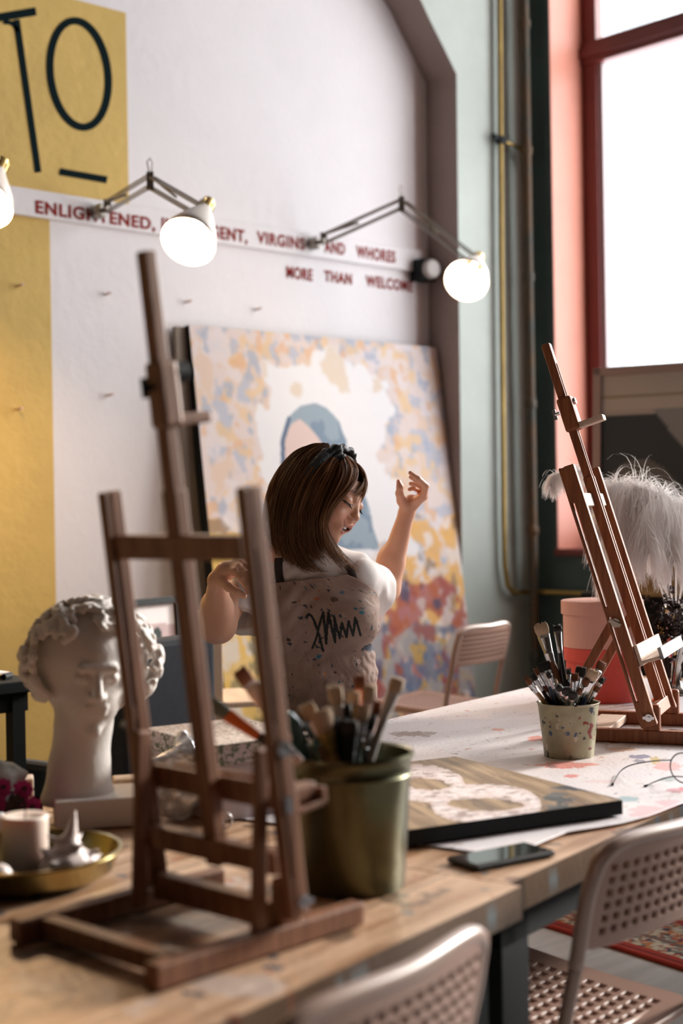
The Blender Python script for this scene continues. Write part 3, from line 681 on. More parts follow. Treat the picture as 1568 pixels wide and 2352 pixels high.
# framed picture leaning on the window side, hat and cloth
def colB(u, v, G):
    C = np.zeros(G.shape); C[:] = (.48, .42, .40); 
    C[(v > .80)] = (.56, .50, .46); C[(v > .86) & (v < .875)] = (.34, .27, .18)
    hill = v < .78 - .55*np.abs(u-.30)*(u > .3); C[(v < .78) & (u < .85)] = (.055, .065, .075)
    C[(u > .32) & (v > .80-(u-.32)*1.1) & (v < .8)] = (.30, .30, .31)
    C[((u-.25)/.25)**2 + ((v-.28)/.30)**2 < 1] = (.17, .165, .17); C[((u-.20)/.09)**2 + ((v-.40)/.12)**2 < 1] = (.26, .25, .25)
    m = (u < .03); C[m] = (.50, .36, .33); return C
fa = P(1352, 843, 5.3); fb = P(1800, 829, 4.95)  # right end widened out of view to help block window light
framed('framed_picture', 'large framed dark landscape print standing in front of the window', 'picture', (fa.x+.0, fa.y, .95), (fb.x, fb.y, .95), fa.z-.95, .06, .03, mat('pink grey frame', (.42, .30, .28), .6), colB)
ex = (fb-fa); ex.z = 0; ex.normalize(); Rz = Matrix.Rotation(math.atan2(ex.y, ex.x), 3, 'Z')
bm = bmesh.new(); cc = (fa+fb)/2; fwd = -(Rz @ Vector((0, 1, 0)))
box(bm, (cc.x+ex.x*.45, cc.y+ex.y*.45, .475), (1.55, .42, .95), Rz); o = fin('dark_dresser', bm, 'blackm', bevel=.008); tag(o, 'black dresser below the window carrying the framed landscape and the hat', 'dresser')  # lengthened out of view to keep window light off the low corner
hp_ = P(1535, 1150, 4.85); hz = .95
bm = bmesh.new(); lathe(bm, [(.001, .22), (.07, .21), (.12, .16), (.135, .09), (.14, .03), (.20, .012), (.21, .004), (.001, 0)][::-1], 40); o = fin('felt_hat', bm, 'brownpot', smooth=True); o.location = (hp_.x, hp_.y, .952); o.scale = (1, 1, 1.35); tag(o, 'round ochre brown felt hat on the dresser behind the white plumes', 'hat')
vv = Vol((-.13, -.1, -.02), (.13, .1, .09), .006)
for k in range(9): vv.ell((random.uniform(-.08, .08), random.uniform(-.05, .05), random.uniform(.02, .05)), (.045, .035, .025), .02)
V_, F_ = vv.mesh(); o = npmesh('pink_cloth', V_, F_, 'pinkcl'); o.location = hp_+Vector((.07, -.08, 0))+RX*.02; o.location.z = .952+.22*1.35-.02; tag(o, 'crumpled pink cloth lying on top of the brown hat', 'cloth')
# ================================================================ the two work tables
ZT = .74
TX, TW = c2w(.581, .814, 0), c2w(-.814, .581, 0)
CA, CB = T(1171, 2029, ZT), T(1196, 2035, ZT)
WT = (T(865, 1660, ZT)-CA).dot(TW)
def TF(s, q, z=ZT): v = CA + TX*s + TW*q; v.z = z; return v
def tfc(px, py, z=ZT): v = T(px, py, z)-CA; return v.dot(TX), v.dot(TW)
RT = Matrix((TX, TW, UP)).transposed()
def table(name, label, s0, s1, q0, q1, legs):
    t = thing(name, label, 'table', TF((s0+s1)/2, (q0+q1)/2, 0), 'pair of work tables pushed together')
    L = t.location; t.rotation_euler = (0, 0, math.atan2(TX.y, TX.x)); hw, hd = (s1-s0)/2, (q1-q0)/2
    # top with worn paint freckles
    nu, nv = int(260*hw*2), int(260*hd*2)
    u, v = np.meshgrid(np.linspace(-hw, hw, nu), np.linspace(-hd, hd, nv), indexing='ij')
    G = np.stack([u, v, np.full(u.shape, ZT)], -1)
    gr = fbm(u*5, v*55, 61, 4); C = lerpc(np.broadcast_to(np.array((.34, .18, .092)), G.shape), (.64, .42, .275), (gr-.3)*2.2)
    pl = np.floor((v+hd)/.115); C *= (.86+.28*vnoise(pl*7.3, pl*0+.5, 3))[..., None]; C[np.abs((v+hd)/.115-np.round((v+hd)/.115)) < .018] *= .35
    sx = fbm(u*9, v*9, 66); C[sx > .70] = C[sx > .70]*.35+np.array((.55, .46, .42))*.65; sx = fbm(u*34, v*34, 70, 3); C[sx > .78] = (.10, .12, .14); sx = fbm(u*34, v*34, 74, 3); C[sx > .80] = (.40, .12, .06); sx = fbm(u*14, v*14, 77, 3); C[sx > .69] *= .45
    V = G.reshape(-1, 3); F = grid_faces(nu, nv)
    def skirt(idx):
        global _v
        a = V[idx].copy(); b = a.copy(); b[:, 2] -= .045; return a, b
    per = [np.arange(nu)*nv, (nu-1)*nv+np.arange(nv), (np.arange(nu)*nv+nv-1)[::-1], np.arange(nv)[::-1]]
    VV, FF, CC = [V], [F], [C.reshape(-1, 3)]; off = len(V)
    for idx in per:
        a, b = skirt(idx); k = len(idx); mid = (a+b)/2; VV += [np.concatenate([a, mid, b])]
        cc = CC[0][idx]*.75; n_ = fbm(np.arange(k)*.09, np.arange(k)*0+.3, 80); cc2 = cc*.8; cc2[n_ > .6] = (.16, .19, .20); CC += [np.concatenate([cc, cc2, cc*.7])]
        i = np.arange(k-1)
        for r in (0, 1): FF.append(np.stack([off+r*k+i, off+(r+1)*k+i, off+(r+1)*k+i+1, off+r*k+i+1], -1))
        off += 3*k
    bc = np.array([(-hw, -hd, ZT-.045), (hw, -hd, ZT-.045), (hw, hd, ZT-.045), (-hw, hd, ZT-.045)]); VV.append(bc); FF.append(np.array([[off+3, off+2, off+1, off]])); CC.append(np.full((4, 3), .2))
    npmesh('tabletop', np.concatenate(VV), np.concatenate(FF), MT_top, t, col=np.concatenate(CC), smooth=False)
    bm = bmesh.new(); f = .035
    for (a, b, c, d) in ((-hw+f, hw-f, -hd+f, -hd+f+.04), (-hw+f, hw-f, hd-f-.04, hd-f), (-hw+f, -hw+f+.04, -hd+f, hd-f), (hw-f-.04, hw-f, -hd+f, hd-f)): boxmm(bm, (a, c, ZT-.105), (b, d, ZT-.046))
    fin('table_frame', bm, 'blackm', t)
    for sx, sy in legs:
        x, y = sx*(hw-f-.04), sy*(hd-f-.035); bm = bmesh.new(); boxmm(bm, (x-.04, y-.035, 0), (x+.04, y+.035, ZT-.046)); fin('leg', bm, 'blackm', t, bevel=.002)
    return t
MT_top = mat('worn oak top', attr='Col', rough=.36, bump=.12, bscale=90)
L4 = [(-1, -1), (1, -1), (1, 1), (-1, 1)]
table('work_table', 'right work table, half covered with paint flecked white paper', 0, 2.33, 0, WT, [(-1, -1), (1, -1), (1, .80)])
table('work_table', 'left work table with the bust, the tall front easel and the brush bucket on it', -1.5, -.003, -.02, WT-.01, L4)
# white paper with paint marks
s_l, _ = tfc(905, 1800); q1 = WT-.004
_, q0 = tfc(1480, 1884)
nu, nv = 520, 330
u, v = np.meshgrid(np.linspace(0, 1, nu), np.linspace(0, 1, nv), indexing='ij')
s0_ = .12; S_ = s0_ + u*(2.26-s0_); qf = q0 + .010*np.sin(S_*7) + .05*np.clip((.50-S_)/.2, 0, 1)**2; Q_ = qf + v*(q1-qf)
Wd = np.array(CA)[None, None]*[1, 1, 0] + S_[..., None]*np.array(TX) + Q_[..., None]*np.array(TW)
edge = np.exp(-v*30); Wd[..., 2] = ZT+.0025 + .004*fbm(S_*9, Q_*9, 90)*(.25+edge)
X, Y = proj(Wd); C = np.zeros(Wd.shape); C[:] = (.80, .745, .765)
a_ = fbm(S_*6, Q_*16, 91); C *= (.93+.14*a_)[..., None]
a_ = fbm(S_*30, Q_*70, 92, 3); C[a_ > .79] = (.60, .53, .52); a_ = fbm(S_*22, Q_*60, 94, 3); C[(a_ > .82) & (Y < 1760)] = (.62, .36, .30); C[fbm(S_*70, Q_*90, 96, 2) > .90] = (.08, .08, .09)
for (bx_, by_, rx, ry, col) in [(945, 1685, 28, 5, (.22, .14, .1)), (972, 1685, 26, 7, (.25, .17, .13)), (915, 1686, 26, 5, (.28, .19, .15)), (1236, 1697, 28, 6, (.78, .16, .08)), (1300, 1757, 66, 7, (.70, .10, .06)), (1312, 1782, 16, 4, (.70, .15, .12)), (1425, 1722, 40, 5, (.55, .28, .16)), (1470, 1738, 22, 5, (.04, .07, .22)), (1465, 1748, 14, 4, (.08, .12, .2)), (1505, 1746, 12, 8, (.55, .40, .06)), (1530, 1760, 30, 9, (.80, .36, .34)), (1530, 1790, 18, 5, (.30, .38, .38)), (1440, 1836, 26, 6, (.25, .45, .5)), (1490, 1865, 50, 12, (.72, .45, .48)), (1535, 1845, 30, 8, (.80, .45, .5)), (1566, 1812, 8, 4, (.8, .1, .08)), (1145, 1676, 14, 3, (.75, .25, .15)), (1560, 1815, 30, 5, (.6, .2, .25)), (1380, 1795, 40, 4, (.75, .60, .60)), (1265, 1760, 12, 3, (.1, .1, .12))]:
    wob = 1+1.3*(fbm((X-bx_)/rx*2.2, (Y-by_)/ry*2.2, int(bx_) % 50)-.5)
    m = ((X-bx_)/rx)**2+((Y-by_)/ry)**2 < wob**2; C[m] = C[m]*.25+np.array(col)*.75
m = np.exp(-((X-1330)/150)**2-((Y-1745)/22)**2)[..., None]*.28; C = C*(1-m)+np.array((.72, .45, .30))*m
o = npmesh('paper_sheet', Wd.reshape(-1, 3), grid_faces(nu, nv), 'paint', col=C); tag(o, 'white paper spread over the right work table, flecked with coloured paint', 'paper'); so = o.modifiers.new('t', 'SOLIDIFY'); so.thickness = .0015; so.offset = -1

# ================================================================ perforated chairs
def panel(pts_fn, nx, ny, hole, margin, th, n_edge):
    """grid panel over the unit square with square holes; pts_fn maps (u,v) to a point"""
    bm = bmesh.new(); cache = {}
    def V(u, v):
        k = (round(u, 5), round(v, 5))
        if k not in cache: cache[k] = bm.verts.new(pts_fn(u, v))
        return cache[k]
    mu, mv = margin; us = [0, mu*.5] + [mu+(1-2*mu)*i/nx for i in range(nx+1)] + [1-mu*.5, 1]; vs = [0, mv*.5] + [mv+(1-2*mv)*j/ny for j in range(ny+1)] + [1-mv*.5, 1]
    for i in range(len(us)-1):
        for j in range(len(vs)-1):
            a, b, c, d = us[i], us[i+1], vs[j], vs[j+1]
            o = [V(a, c), V(b, c), V(b, d), V(a, d)]
            if 2 <= i < len(us)-3 and 2 <= j < len(vs)-3:
                h = hole; p = [(a+(b-a)*x, c+(d-c)*y) for x, y in ((h, h), (1-h, h), (1-h, 1-h), (h, 1-h))]; w_ = [V(*q) for q in p]
                for k in range(4): bm.faces.new((o[k], o[(k+1) % 4], w_[(k+1) % 4], w_[k]))
            else: bm.faces.new(o)
    return bm
def rnd(u, v, ru, rv):               # squeeze a unit square into one with rounded corners
    x, y = u*2-1, v*2-1; ex, ey = max(abs(x)-(1-ru), 0)/ru, max(abs(y)-(1-rv), 0)/rv
    m = max(ex, ey)
    if ex > 0 and ey > 0:
        l = math.hypot(ex, ey); k = m/l; x = math.copysign((1-ru)+ex*k*ru, x); y = math.copysign((1-rv)+ey*k*rv, y)
    return x, y
def chair(label, loc, f, group='taupe perforated chairs', seatmat='chair'):
    t = thing('perforated_chair', label, 'chair', loc, group); t.rotation_euler = (0, 0, math.atan2(f[1], f[0])-PI/2)
    W = .195
    def seat(u, v):
        x, y = rnd(u, v, .22, .22); return (x*.205, y*.19, .448 + .012*(y) + .010*x*x - .006*(1-y*y))
    bm = panel(seat, 13, 12, .24, (.09, .10), .006, 0); o = fin('seat', bm, seatmat, t); so = o.modifiers.new('t', 'SOLIDIFY'); so.thickness = .012; so.offset = -1; b = o.modifiers.new('b', 'BEVEL'); b.width = .0016; b.segments = 1; b.limit_method = 'ANGLE'
    def back(u, v):
        x, y = rnd(u, v, .14, .34); z = .698+y*.074; cur = .022*(1-x*x); return (x*.205, -.205-.075*((z-.45)/.32)-cur+.016, z)
    bm = panel(back, 15, 6, .25, (.07, .12), .006, 0); o = fin('backrest', bm, seatmat, t); so = o.modifiers.new('t', 'SOLIDIFY'); so.thickness = .014; so.offset = 0; b = o.modifiers.new('b', 'BEVEL'); b.width = .003; b.segments = 2; b.limit_method = 'ANGLE'
    yb = lambda z: -.205-.075*((z-.45)/.32)+.016
    bm = bmesh.new(); pts = smoothpath([(-W, yb(.60), .60), (-W-.002, yb(.72), .72), (-W+.035, yb(.772)-.006, .772), (0, yb(.775)-.020, .775), (W-.035, yb(.772)-.006, .772), (W+.002, yb(.72), .72), (W, yb(.60), .60)], 8); tube(bm, pts, .0115, 12); fin('back_frame', bm, 'chairf', t, smooth=True)
    for s in (-1, 1):
        bm = bmesh.new(); tube(bm, smoothpath([(s*W, yb(.61), .61), (s*W, -.195, .47), (s*W, -.20, .40), (s*(W+.005), -.235, .011)], 8), .0105, 12); fin('leg', bm, 'chairf', t, smooth=True)
        bm = bmesh.new(); tube(bm, smoothpath([(s*W, -.19, .432), (s*W, .10, .437), (s*W*.98, .17, .425), (s*(W+.005), .195, .36), (s*(W+.012), .22, .011)], 8), .0105, 12); fin('leg', bm, 'chairf', t, smooth=True)
        for y_ in (-.235, .22):
            pass
    bm = bmesh.new(); tube(bm, [(-W, .14, .432), (W, .14, .432)], .008, 8); tube(bm, [(-W, -.15, .432), (W, -.15, .432)], .008, 8); fin('seat_frame', bm, 'chairf', t, smooth=True)
    return t
ch_ = [('right perforated chair tucked under the white papered table, its holed seat visible', (.29, 2.33), (-.731, .682)),
       ('nearest perforated chair whose slanted backrest fills the bottom centre of the photo', (-.174, 1.643), (-.814, .581)),
       ('empty perforated chair beyond the table, right of the woman and before the painting', (.365, 6.02), (-.80, .60))]
for l_, (a, b), f in ch_:
    chair(l_, c2w(a, b, 0), c2w(*f, 0))
so_ = c2w(-.04, 3.64, 0); t = thing('round_stool', 'low black round stool carrying the woman behind the table', 'stool', so_)
bm = bmesh.new(); lathe(bm, [(.001, .40), (.165, .40), (.17, .41), (.17, .43), (.16, .44), (.001, .442)], 40, close=False); fin('seat', bm, 'blackm', t, smooth=True, ang=.8)
for k in range(4):
    a = PI/4+k*PI/2; bm = bmesh.new(); tube(bm, [(.11*math.cos(a), .11*math.sin(a), .40), (.17*math.cos(a), .17*math.sin(a), 0)], .012, 10); fin('leg', bm, 'blackm', t, smooth=True)

# ================================================================ easels
def easel(label, P0, lat, W, lean, hp, hm, m, dpt, thk, railb, railf, hb=(.16, .10), tray=True, clamp=.06, name='table_easel', grey=True, sf=.92, mt=.034, md=.022):
    """P0 base of the camera-side post, lat towards the other post, front is lat turned clockwise"""
    lat = Vector(lat).normalized(); fw = lat.cross(UP); R = Matrix((lat, fw, UP)).transposed()
    mw = Matrix.Translation(P0) @ R.to_4x4(); t = thing(name, label, 'easel', mw=mw, group='wooden table easels')
    ax = Vector((0, -math.sin(lean), math.cos(lean))); X = Vector((1, 0, 0)); pf = Vector((0, math.cos(lean), math.sin(lean)))
    rh = .028
    for x in (0, W):
        bm = bmesh.new(); boxmm(bm, (x-.012, -railb, 0), (x+.012, railf, rh)); fin('foot_rail', bm, m, t, bevel=.003)
    bm = bmesh.new(); boxmm(bm, (.012, -railb*.55-(.03 if grey else .0), .004), (W-.012, -railb*.55+.03, .022))
    if grey: fin('base_crossbar', bm, 'pale', t, bevel=.002)
    else: bm.free()
    for x in (0, W):
        sgn = 1 if x == 0 else -1; bx = x + sgn*(thk+.006)/1.0*0
        bm = bmesh.new(); boxmm(bm, (x-.010, -.017, rh-.004), (x+.010, .020, rh+.055)); b_ = fin('post_bracket', bm, m, t, bevel=.006)
        bm = bmesh.new(); lathe(bm, [(.008, 0), (.008, .003), (.003, .003), (.003, .008)], 16, origin=(x-.022-thk/2 if x == 0 else x+.010, 0, rh+.03), R=zrot((-1, 0, 0) if x == 0 else (1, 0, 0)))
        beam(bm, (x-.026-thk/2 if x == 0 else x+.016, -.012, rh+.03), (x-.026-thk/2 if x == 0 else x+.016, .012, rh+.03), .002, .006, X); fin('wing_nut', bm, 'steel', b_, smooth=True, ang=.5)
        xo = x-.010-thk/2 if x == 0 else x-.010-thk/2
        o0 = Vector((xo, 0, rh+.01))
        bm = bmesh.new(); A, B = o0, o0+ax*hp
        beam(bm, A+pf*dpt*.16, B+pf*dpt*.16, thk, dpt*.68, X)
        beam(bm, A-pf*dpt*.40, B-pf*dpt*.40, thk*.92, dpt*.18, X)
        for k0, k1 in ((0, .1), (.42, .46), (.86, .998)): beam(bm, A-pf*dpt*.26+ax*hp*k0, A-pf*dpt*.26+ax*hp*k1, thk*.9, dpt*.3, X)
        fin('side_post', bm, m, t, bevel=.003)
        # rear strut
        pv = o0+ax*hp*.40-pf*dpt*.3+X*(thk*1.1 if x == 0 else -thk*1.1); ft = Vector((pv.x, -railb*sf, rh*.6))
        bm = bmesh.new(); beam(bm, ft, pv, thk*.6, .020, X); s_ = fin('rear_strut', bm, m, t, bevel=.003)
        bm = bmesh.new(); q_ = Vector((xo-thk*.55 if x == 0 else xo+thk*.55, pv.y+dpt*.3, pv.z)); d_ = (-1, 0, 0) if x == 0 else (1, 0, 0)
        lathe(bm, [(.010, 0), (.010, .002), (.004, .002), (.004, .010)], 16, origin=q_, R=zrot(d_)); q2 = q_+Vector(d_)*.008; beam(bm, q2+Vector((0, -.012, .006)), q2+Vector((0, .012, -.006)), .003, .008, X); fin('wing_nut', bm, 'steel', s_, smooth=True, ang=.5)
    # mast with a groove, between two rails
    mx = W/2-.010; A = Vector((mx, -.0, rh+.05)); 
    bm = bmesh.new()
    for k in (-1, 1): beam(bm, A+X*k*mt*.34, A+X*k*mt*.34+ax*hm*.62, mt*.30, md, X); beam(bm, A+X*k*mt*.28+ax*hm*.60, A+X*k*mt*.28+ax*hm, mt*.20, md*.9, X)
    beam(bm, A-pf*md*.15, A-pf*md*.15+ax*hm*.62, mt*.5, md*.6, X); beam(bm, A-pf*md*.12+ax*hm*.6, A-pf*md*.12+ax*(hm-.01), mt*.45, md*.6, X); beam(bm, A+ax*(hm-.05), A+ax*hm, mt*.75, md*.9, X)
    fin('mast', bm, m, t, bevel=.0025)
    cb = lambda h, w_, d_, nm, mm, off=0: None
    def cross(h, w_, nm, mm, off, d_=.018):
        bm = bmesh.new(); c0 = Vector((.0, 0, rh+.01))+ax*h+pf*off; beam(bm, c0, c0+X*(W-.02), w_, d_, ax); return fin(nm, bm, mm, t, bevel=.002)
    cross(hp*.90-.02, .030, 'top_crossbar', 'pale' if grey else m, dpt*.05, .016)  # pale instead of easel wood: light on the bar put into its colour
    cross(hb[1], .028, 'lower_crossbar', m, 0)
    if not grey:
        bm = bmesh.new(); boxmm(bm, (.012, -railb*.80-.012, .004), (W-.012, -railb*.80+.012, .026)); fin('base_crossbar', bm, m, t, bevel=.002)
        cross(-.004, .034, 'foot_crossbar', m, 0)
    # canvas ledge
    c0 = Vector((W/2-.01, 0, rh+.01))+ax*hb[0]
    hw_ = W/2*1.08
    bm = bmesh.new(); beam(bm, c0-X*hw_+pf*(dpt*.5+.005), c0+X*hw_+pf*(dpt*.5+.005), .046 if grey else .028, .008, ax); beam(bm, c0-X*hw_+pf*(dpt*.5+.028)-ax*.016, c0+X*hw_+pf*(dpt*.5+.028)-ax*.016, .040, .007, pf); l_ = fin('ledge', bm, 'pale' if grey else m, t, bevel=.0015)
    bm = bmesh.new(); beam(bm, c0-X*hw_+pf*(dpt*.5+.052)-ax*.008, c0+X*hw_+pf*(dpt*.5+.052)-ax*.008, .026 if grey else .020, .008, ax); fin('ledge_lip', bm, mat('paint smeared pine', (.66, .62, .60), .6, col2=(.09, .11, .14), scale=22) if grey else m, l_, bevel=.0015)
    if not grey:
        q_ = Vector((-.004, 0, rh+.01))+ax*hb[0]; bm = bmesh.new(); beam(bm, q_+pf*.012, q_+pf*.060, .020, .018, ax); g_ = fin('ledge_peg', bm, m, t, bevel=.003)
        bm = bmesh.new(); lathe(bm, [(.009, 0), (.009, .003), (.004, .003), (.004, .010)], 16, origin=q_-X*thk*.7, R=zrot((-1, 0, 0))); beam(bm, q_-X*(thk*.7+.010)-ax*.010, q_-X*(thk*.7+.010)+ax*.010, .003, .009, X); fin('wing_nut', bm, 'steel', g_, smooth=True, ang=.5)
    # upper clamp
    c1 = A+ax*(hm-.16)
    bm = bmesh.new(); beam(bm, c1-ax*.05+pf*md*.12, c1+ax*.03+pf*md*.12, mt*1.15, md*1.6, X); cl = fin('canvas_clamp', bm, m, t, bevel=.006)
    bm = bmesh.new(); beam(bm, c1-ax*.042+pf*md*.7, c1-ax*.042+pf*(md*.7+clamp), mt*1.0, .014, X); fin('clamp_peg', bm, 'pale' if grey else m, cl, bevel=.003)
    bm = bmesh.new(); k_ = c1+ax*.0-pf*dpt*.5; tube(bm, [k_, k_-pf*.012], .004, 8); beam(bm, k_-pf*.012-ax*.012, k_-pf*.012+ax*.012, .004, .008, X); fin('wing_nut', bm, 'steel' if grey else 'blackm', cl, smooth=True, ang=.6); bm = bmesh.new(); tube(bm, [c1+pf*md*.7+ax*.015, c1+pf*(md*.7+(.010 if grey else .024))+ax*.015], .008 if grey else .013, 12); fin('clamp_knob', bm, 'steel' if grey else 'blackm', cl, smooth=True, ang=.6)
    return t
# right easel: faces right, leans back to the left
easel('right wooden easel standing in profile beside the white plumes and the small brush bucket', c2w(.656, 3.08, ZT+.004), c2w(.366, .93, 0), .27, .296, .585, .84, 'easel', .036, .018, .235, .20, hb=(.15, .02))
# front easel: its front is turned away to the right
easel('dark wooden easel in the left foreground with two posts and a tall mast', c2w(-.0735, 1.685, ZT+.002), c2w(-.727, .687, 0), .255, .130, .505, .748, 'easel2', .028, .017, .203, .125, hb=(.135, .062), clamp=.05, grey=False, sf=.22, mt=.024, md=.020)
# ================================================================ buckets and brushes
def pail(name, label, cxy, rb, rt, h, m, colf=None, z0=ZT):
    t = thing(name, label, 'bucket', (cxy[0], cxy[1], z0))
    if colf is None:
        bm = bmesh.new(); lathe(bm, [(.001, .004), (rb-.004, .004), (rb-.002, .006), (rt-.002, h), (rt+.003, h+.002), (rt+.004, h-.003), (rt, h-.006), (rb+(rt-rb)*.86, h*.86), (rb+(rt-rb)*.85+.0015, h*.85), (rb+(rt-rb)*.83, h*.83), (rb, .003), (rb-.002, 0), (.001, 0)], 64, close=False); fin('body', bm, m, t, smooth=True, ang=.9)
    else:
        nu, nv = 200, 110; u, v = np.meshgrid(np.arange(nu)/nu*2*PI, np.linspace(0, 1, nv), indexing='ij'); r = rb+(rt-rb)*v + .0022*np.exp(-((v-1)/.012)**2) + .001*np.exp(-((v-.012)/.01)**2)
        G = np.stack([r*np.cos(u), r*np.sin(u), v*h], -1); npmesh('body', G.reshape(-1, 3), grid_faces(nu, nv, True), m, t, col=colf(u, v, G), solid=.0012)
        bm = bmesh.new(); lathe(bm, [(rb-.001, .002), (.001, .002)], 40, close=False); fin('bottom', bm, m, t)
    return t
cB = c2w(*[(803-784)/3300*1.96, 1.96], 0) if False else P(803, 1900, 1.96)
pail('brush_bucket', 'large olive brass bucket full of worn brushes in the foreground', cB, .074, .086, .182, 'bucket')
bmh = bmesh.new()
def cupcol(u, v, G):
    C = np.zeros(G.shape); C[:] = (.34, .31, .20); a = fbm(u*3, v*6, 101); C *= (.75+.5*a)[..., None]
    for sd_, th, col in ((102, .72, (.05, .055, .08)), (105, .73, (.22, .035, .03)), (108, .74, (.02, .03, .03)), (111, .74, (.50, .44, .33)), (114, .76, (.06, .10, .18))):
        m = fbm(u*3.2+sd_, v*5+sd_, sd_, 4) > th; C[m] = np.array(col)
    C[v < .03] *= .5; return C
cC = P(1306, 1700, 2.945)
pail('brush_bucket', 'small paint smeared tin bucket of brushes on the white paper', cC, .050, .0625, .113, 'tin', cupcol)
HM = ['blacklac', 'redpaint', 'bluepaint', 'yellowpaint', 'blacklac', 'greenpaint', 'easel2']
BM_ = ['bris1', 'bris2', 'bris3']
cache = {}
def brush(label, base, tip, w, flat, hm, bm_, group, fl=.022, bl=.02, name='paint_brush', ferr='steel'):
    base, tip = Vector(base), Vector(tip); L = (tip-base).length; d = (tip-base).normalized()
    xx_ = d.cross(RY).normalized(); yy_ = d.cross(xx_); R = Matrix((xx_, yy_, d)).transposed() @ Matrix.Rotation(random.uniform(-.5, .5), 3, 'Z')
    t = thing(name, label, 'brush', mw=Matrix.Translation(base) @ R.to_4x4(), group=group)
    hl = L-fl-bl; bmn = bmesh.new(); rw = w/2
    lathe(bmn, [(rw*.28, 0), (rw*.42, hl*.3), (rw*.85, hl*.82), (rw*.62, hl)], 12); fin('handle', bmn, hm, t, smooth=True, ang=.9)
    def flatl(prof, fx, fy): 
        b = bmesh.new(); rings = []
        for k, (r, z, sx, sy) in enumerate(prof): rings.append([b.verts.new((r*sx*math.cos(a*PI/8), r*sy*math.sin(a*PI/8), z)) for a in range(16)])
        for p, q in zip(rings, rings[1:]):
            for a in range(16): b.faces.new((p[a], p[(a+1) % 16], q[(a+1) % 16], q[a]))
        b.faces.new(rings[0][::-1]); b.faces.new(rings[-1]); return b
    fy = flat or 1
    b = flatl([(rw*.66, hl-.002, 1, 1), (rw*.78, hl+fl*.3, 1, 1), (rw*.74, hl+fl*.32, 1, 1), (rw, hl+fl*.9, 1, (1+fy)/2), (rw, hl+fl, 1, fy)], 1, 1); fin('ferrule', b, ferr, t, smooth=True, ang=.5)
    if flat and flat < 1: b = flatl([(rw*.95, hl+fl-.001, 1, fy), (rw*1.18, hl+fl+bl*.5, 1, fy*.9), (rw*1.1, L-.002, 1, fy*.5), (rw*.85, L, 1, fy*.2)], 1, 1)
    else: b = flatl([(rw*.9, hl+fl-.001, 1, 1), (rw*1.15, hl+fl+bl*.35, 1, 1), (rw*.7, hl+fl+bl*.75, 1, 1), (rw*.08, L, 1, 1)], 1, 1)
    if flat:
        for k in range(26):
            x = random.uniform(-1, 1)*rw*1.1; y = random.uniform(-1, 1)*rw*fy*.5; tube(b, [(x*.8, y, L-bl*.7), (x, y, L+random.uniform(-.001, .0035))], .0004, 3)
    fin('bristles', b, bm_, t, smooth=True)
    return t
# small bucket: named tips in the photo, then the dense crowd
base = lambda: Vector((cC.x, cC.y, ZT+.006)) + Vector((random.uniform(-.03, .03), random.uniform(-.03, .03), 0))
CBs = [((1240, 1433), 26, .35, 'easel2', 'bris1', 2.97, .055, .024, 'tall flat brush with pale splayed bristles, highest in the small bucket'), ((1279, 1437), 16, .45, 'blacklac', 'bris2', 2.96, .042, .012, 'tall brush with short black bristles, second highest in the small bucket'),
 ((1206, 1555), 12, 1, 'yellowpaint', 'bris3', 2.93, .02, .018, 'thin round brush leaning out furthest left from the small bucket'), ((1222, 1548), 12, 1, 'blacklac', 'bris2', 2.95, 0, 0, ''), ((1232, 1535), 14, .5, 'redpaint', 'bris3', 2.98, 0, 0, ''),
 ((1245, 1522), 24, .4, 'bluepaint', 'bris2', 2.95, .03, .018, 'wide black bristled brush beneath the tallest one in the small bucket'), ((1258, 1542), 12, 1, 'blacklac', 'bris2', 2.90, 0, 0, ''), ((1292, 1540), 14, .5, 'redpaint', 'bris3', 2.96, 0, 0, ''), ((1305, 1536), 12, 1, 'blacklac', 'bris2', 3.0, 0, 0, ''), ((1320, 1548), 14, .5, 'yellowpaint', 'bris3', 2.93, 0, 0, ''),
 ((1335, 1532), 20, .35, 'redpaint', 'bris2', 2.95, .03, .02, 'flat black bristled brush with red handle right of centre in the small bucket'), ((1347, 1560), 14, .5, 'blacklac', 'bris3', 2.90, 0, 0, ''), ((1364, 1540), 22, .5, 'bluepaint', 'bris1', 2.90, .035, .022, 'blond bristled brush at the right rim of the small bucket'), ((1384, 1520), 18, .5, 'yellowpaint', 'bris3', 2.98, .03, .02, 'rust bristled brush leaning out furthest right from the small bucket'), ((1386, 1556), 12, 1, 'blacklac', 'bris2', 2.95, 0, 0, ''),
 ((1270, 1562), 16, .5, 'bluepaint', 'bris1', 2.93, 0, 0, ''), ((1283, 1572), 14, 1, 'blacklac', 'bris2', 2.88, 0, 0, ''), ((1298, 1580), 20, .5, 'easel2', 'bris2', 2.88, 0, 0, ''), ((1312, 1588), 24, .5, 'blacklac', 'bris2', 2.88, 0, 0, ''), ((1332, 1580), 12, 1, 'redpaint', 'bris3', 2.89, 0, 0, ''), ((1350, 1585), 12, 1, 'yellowpaint', 'bris1', 2.93, 0, 0, ''), ((1218, 1572), 12, 1, 'bluepaint', 'bris2', 2.98, 0, 0, ''), ((1375, 1575), 13, 1, 'blacklac', 'bris3', 2.93, 0, 0, ''), ((1252, 1575), 13, 1, 'easel2', 'bris3', 2.97, 0, 0, ''), ((1325, 1562), 13, 1, 'blacklac', 'bris1', 3.0, 0, 0, ''), ((1288, 1555), 13, 1, 'greenpaint', 'bris2', 3.0, 0, 0, ''), ((1342, 1550), 13, 1, 'bluepaint', 'bris3', 3.0, 0, 0, ''), ((1302, 1560), 12, 1, 'redpaint', 'bris2', 2.95, 0, 0, '')]
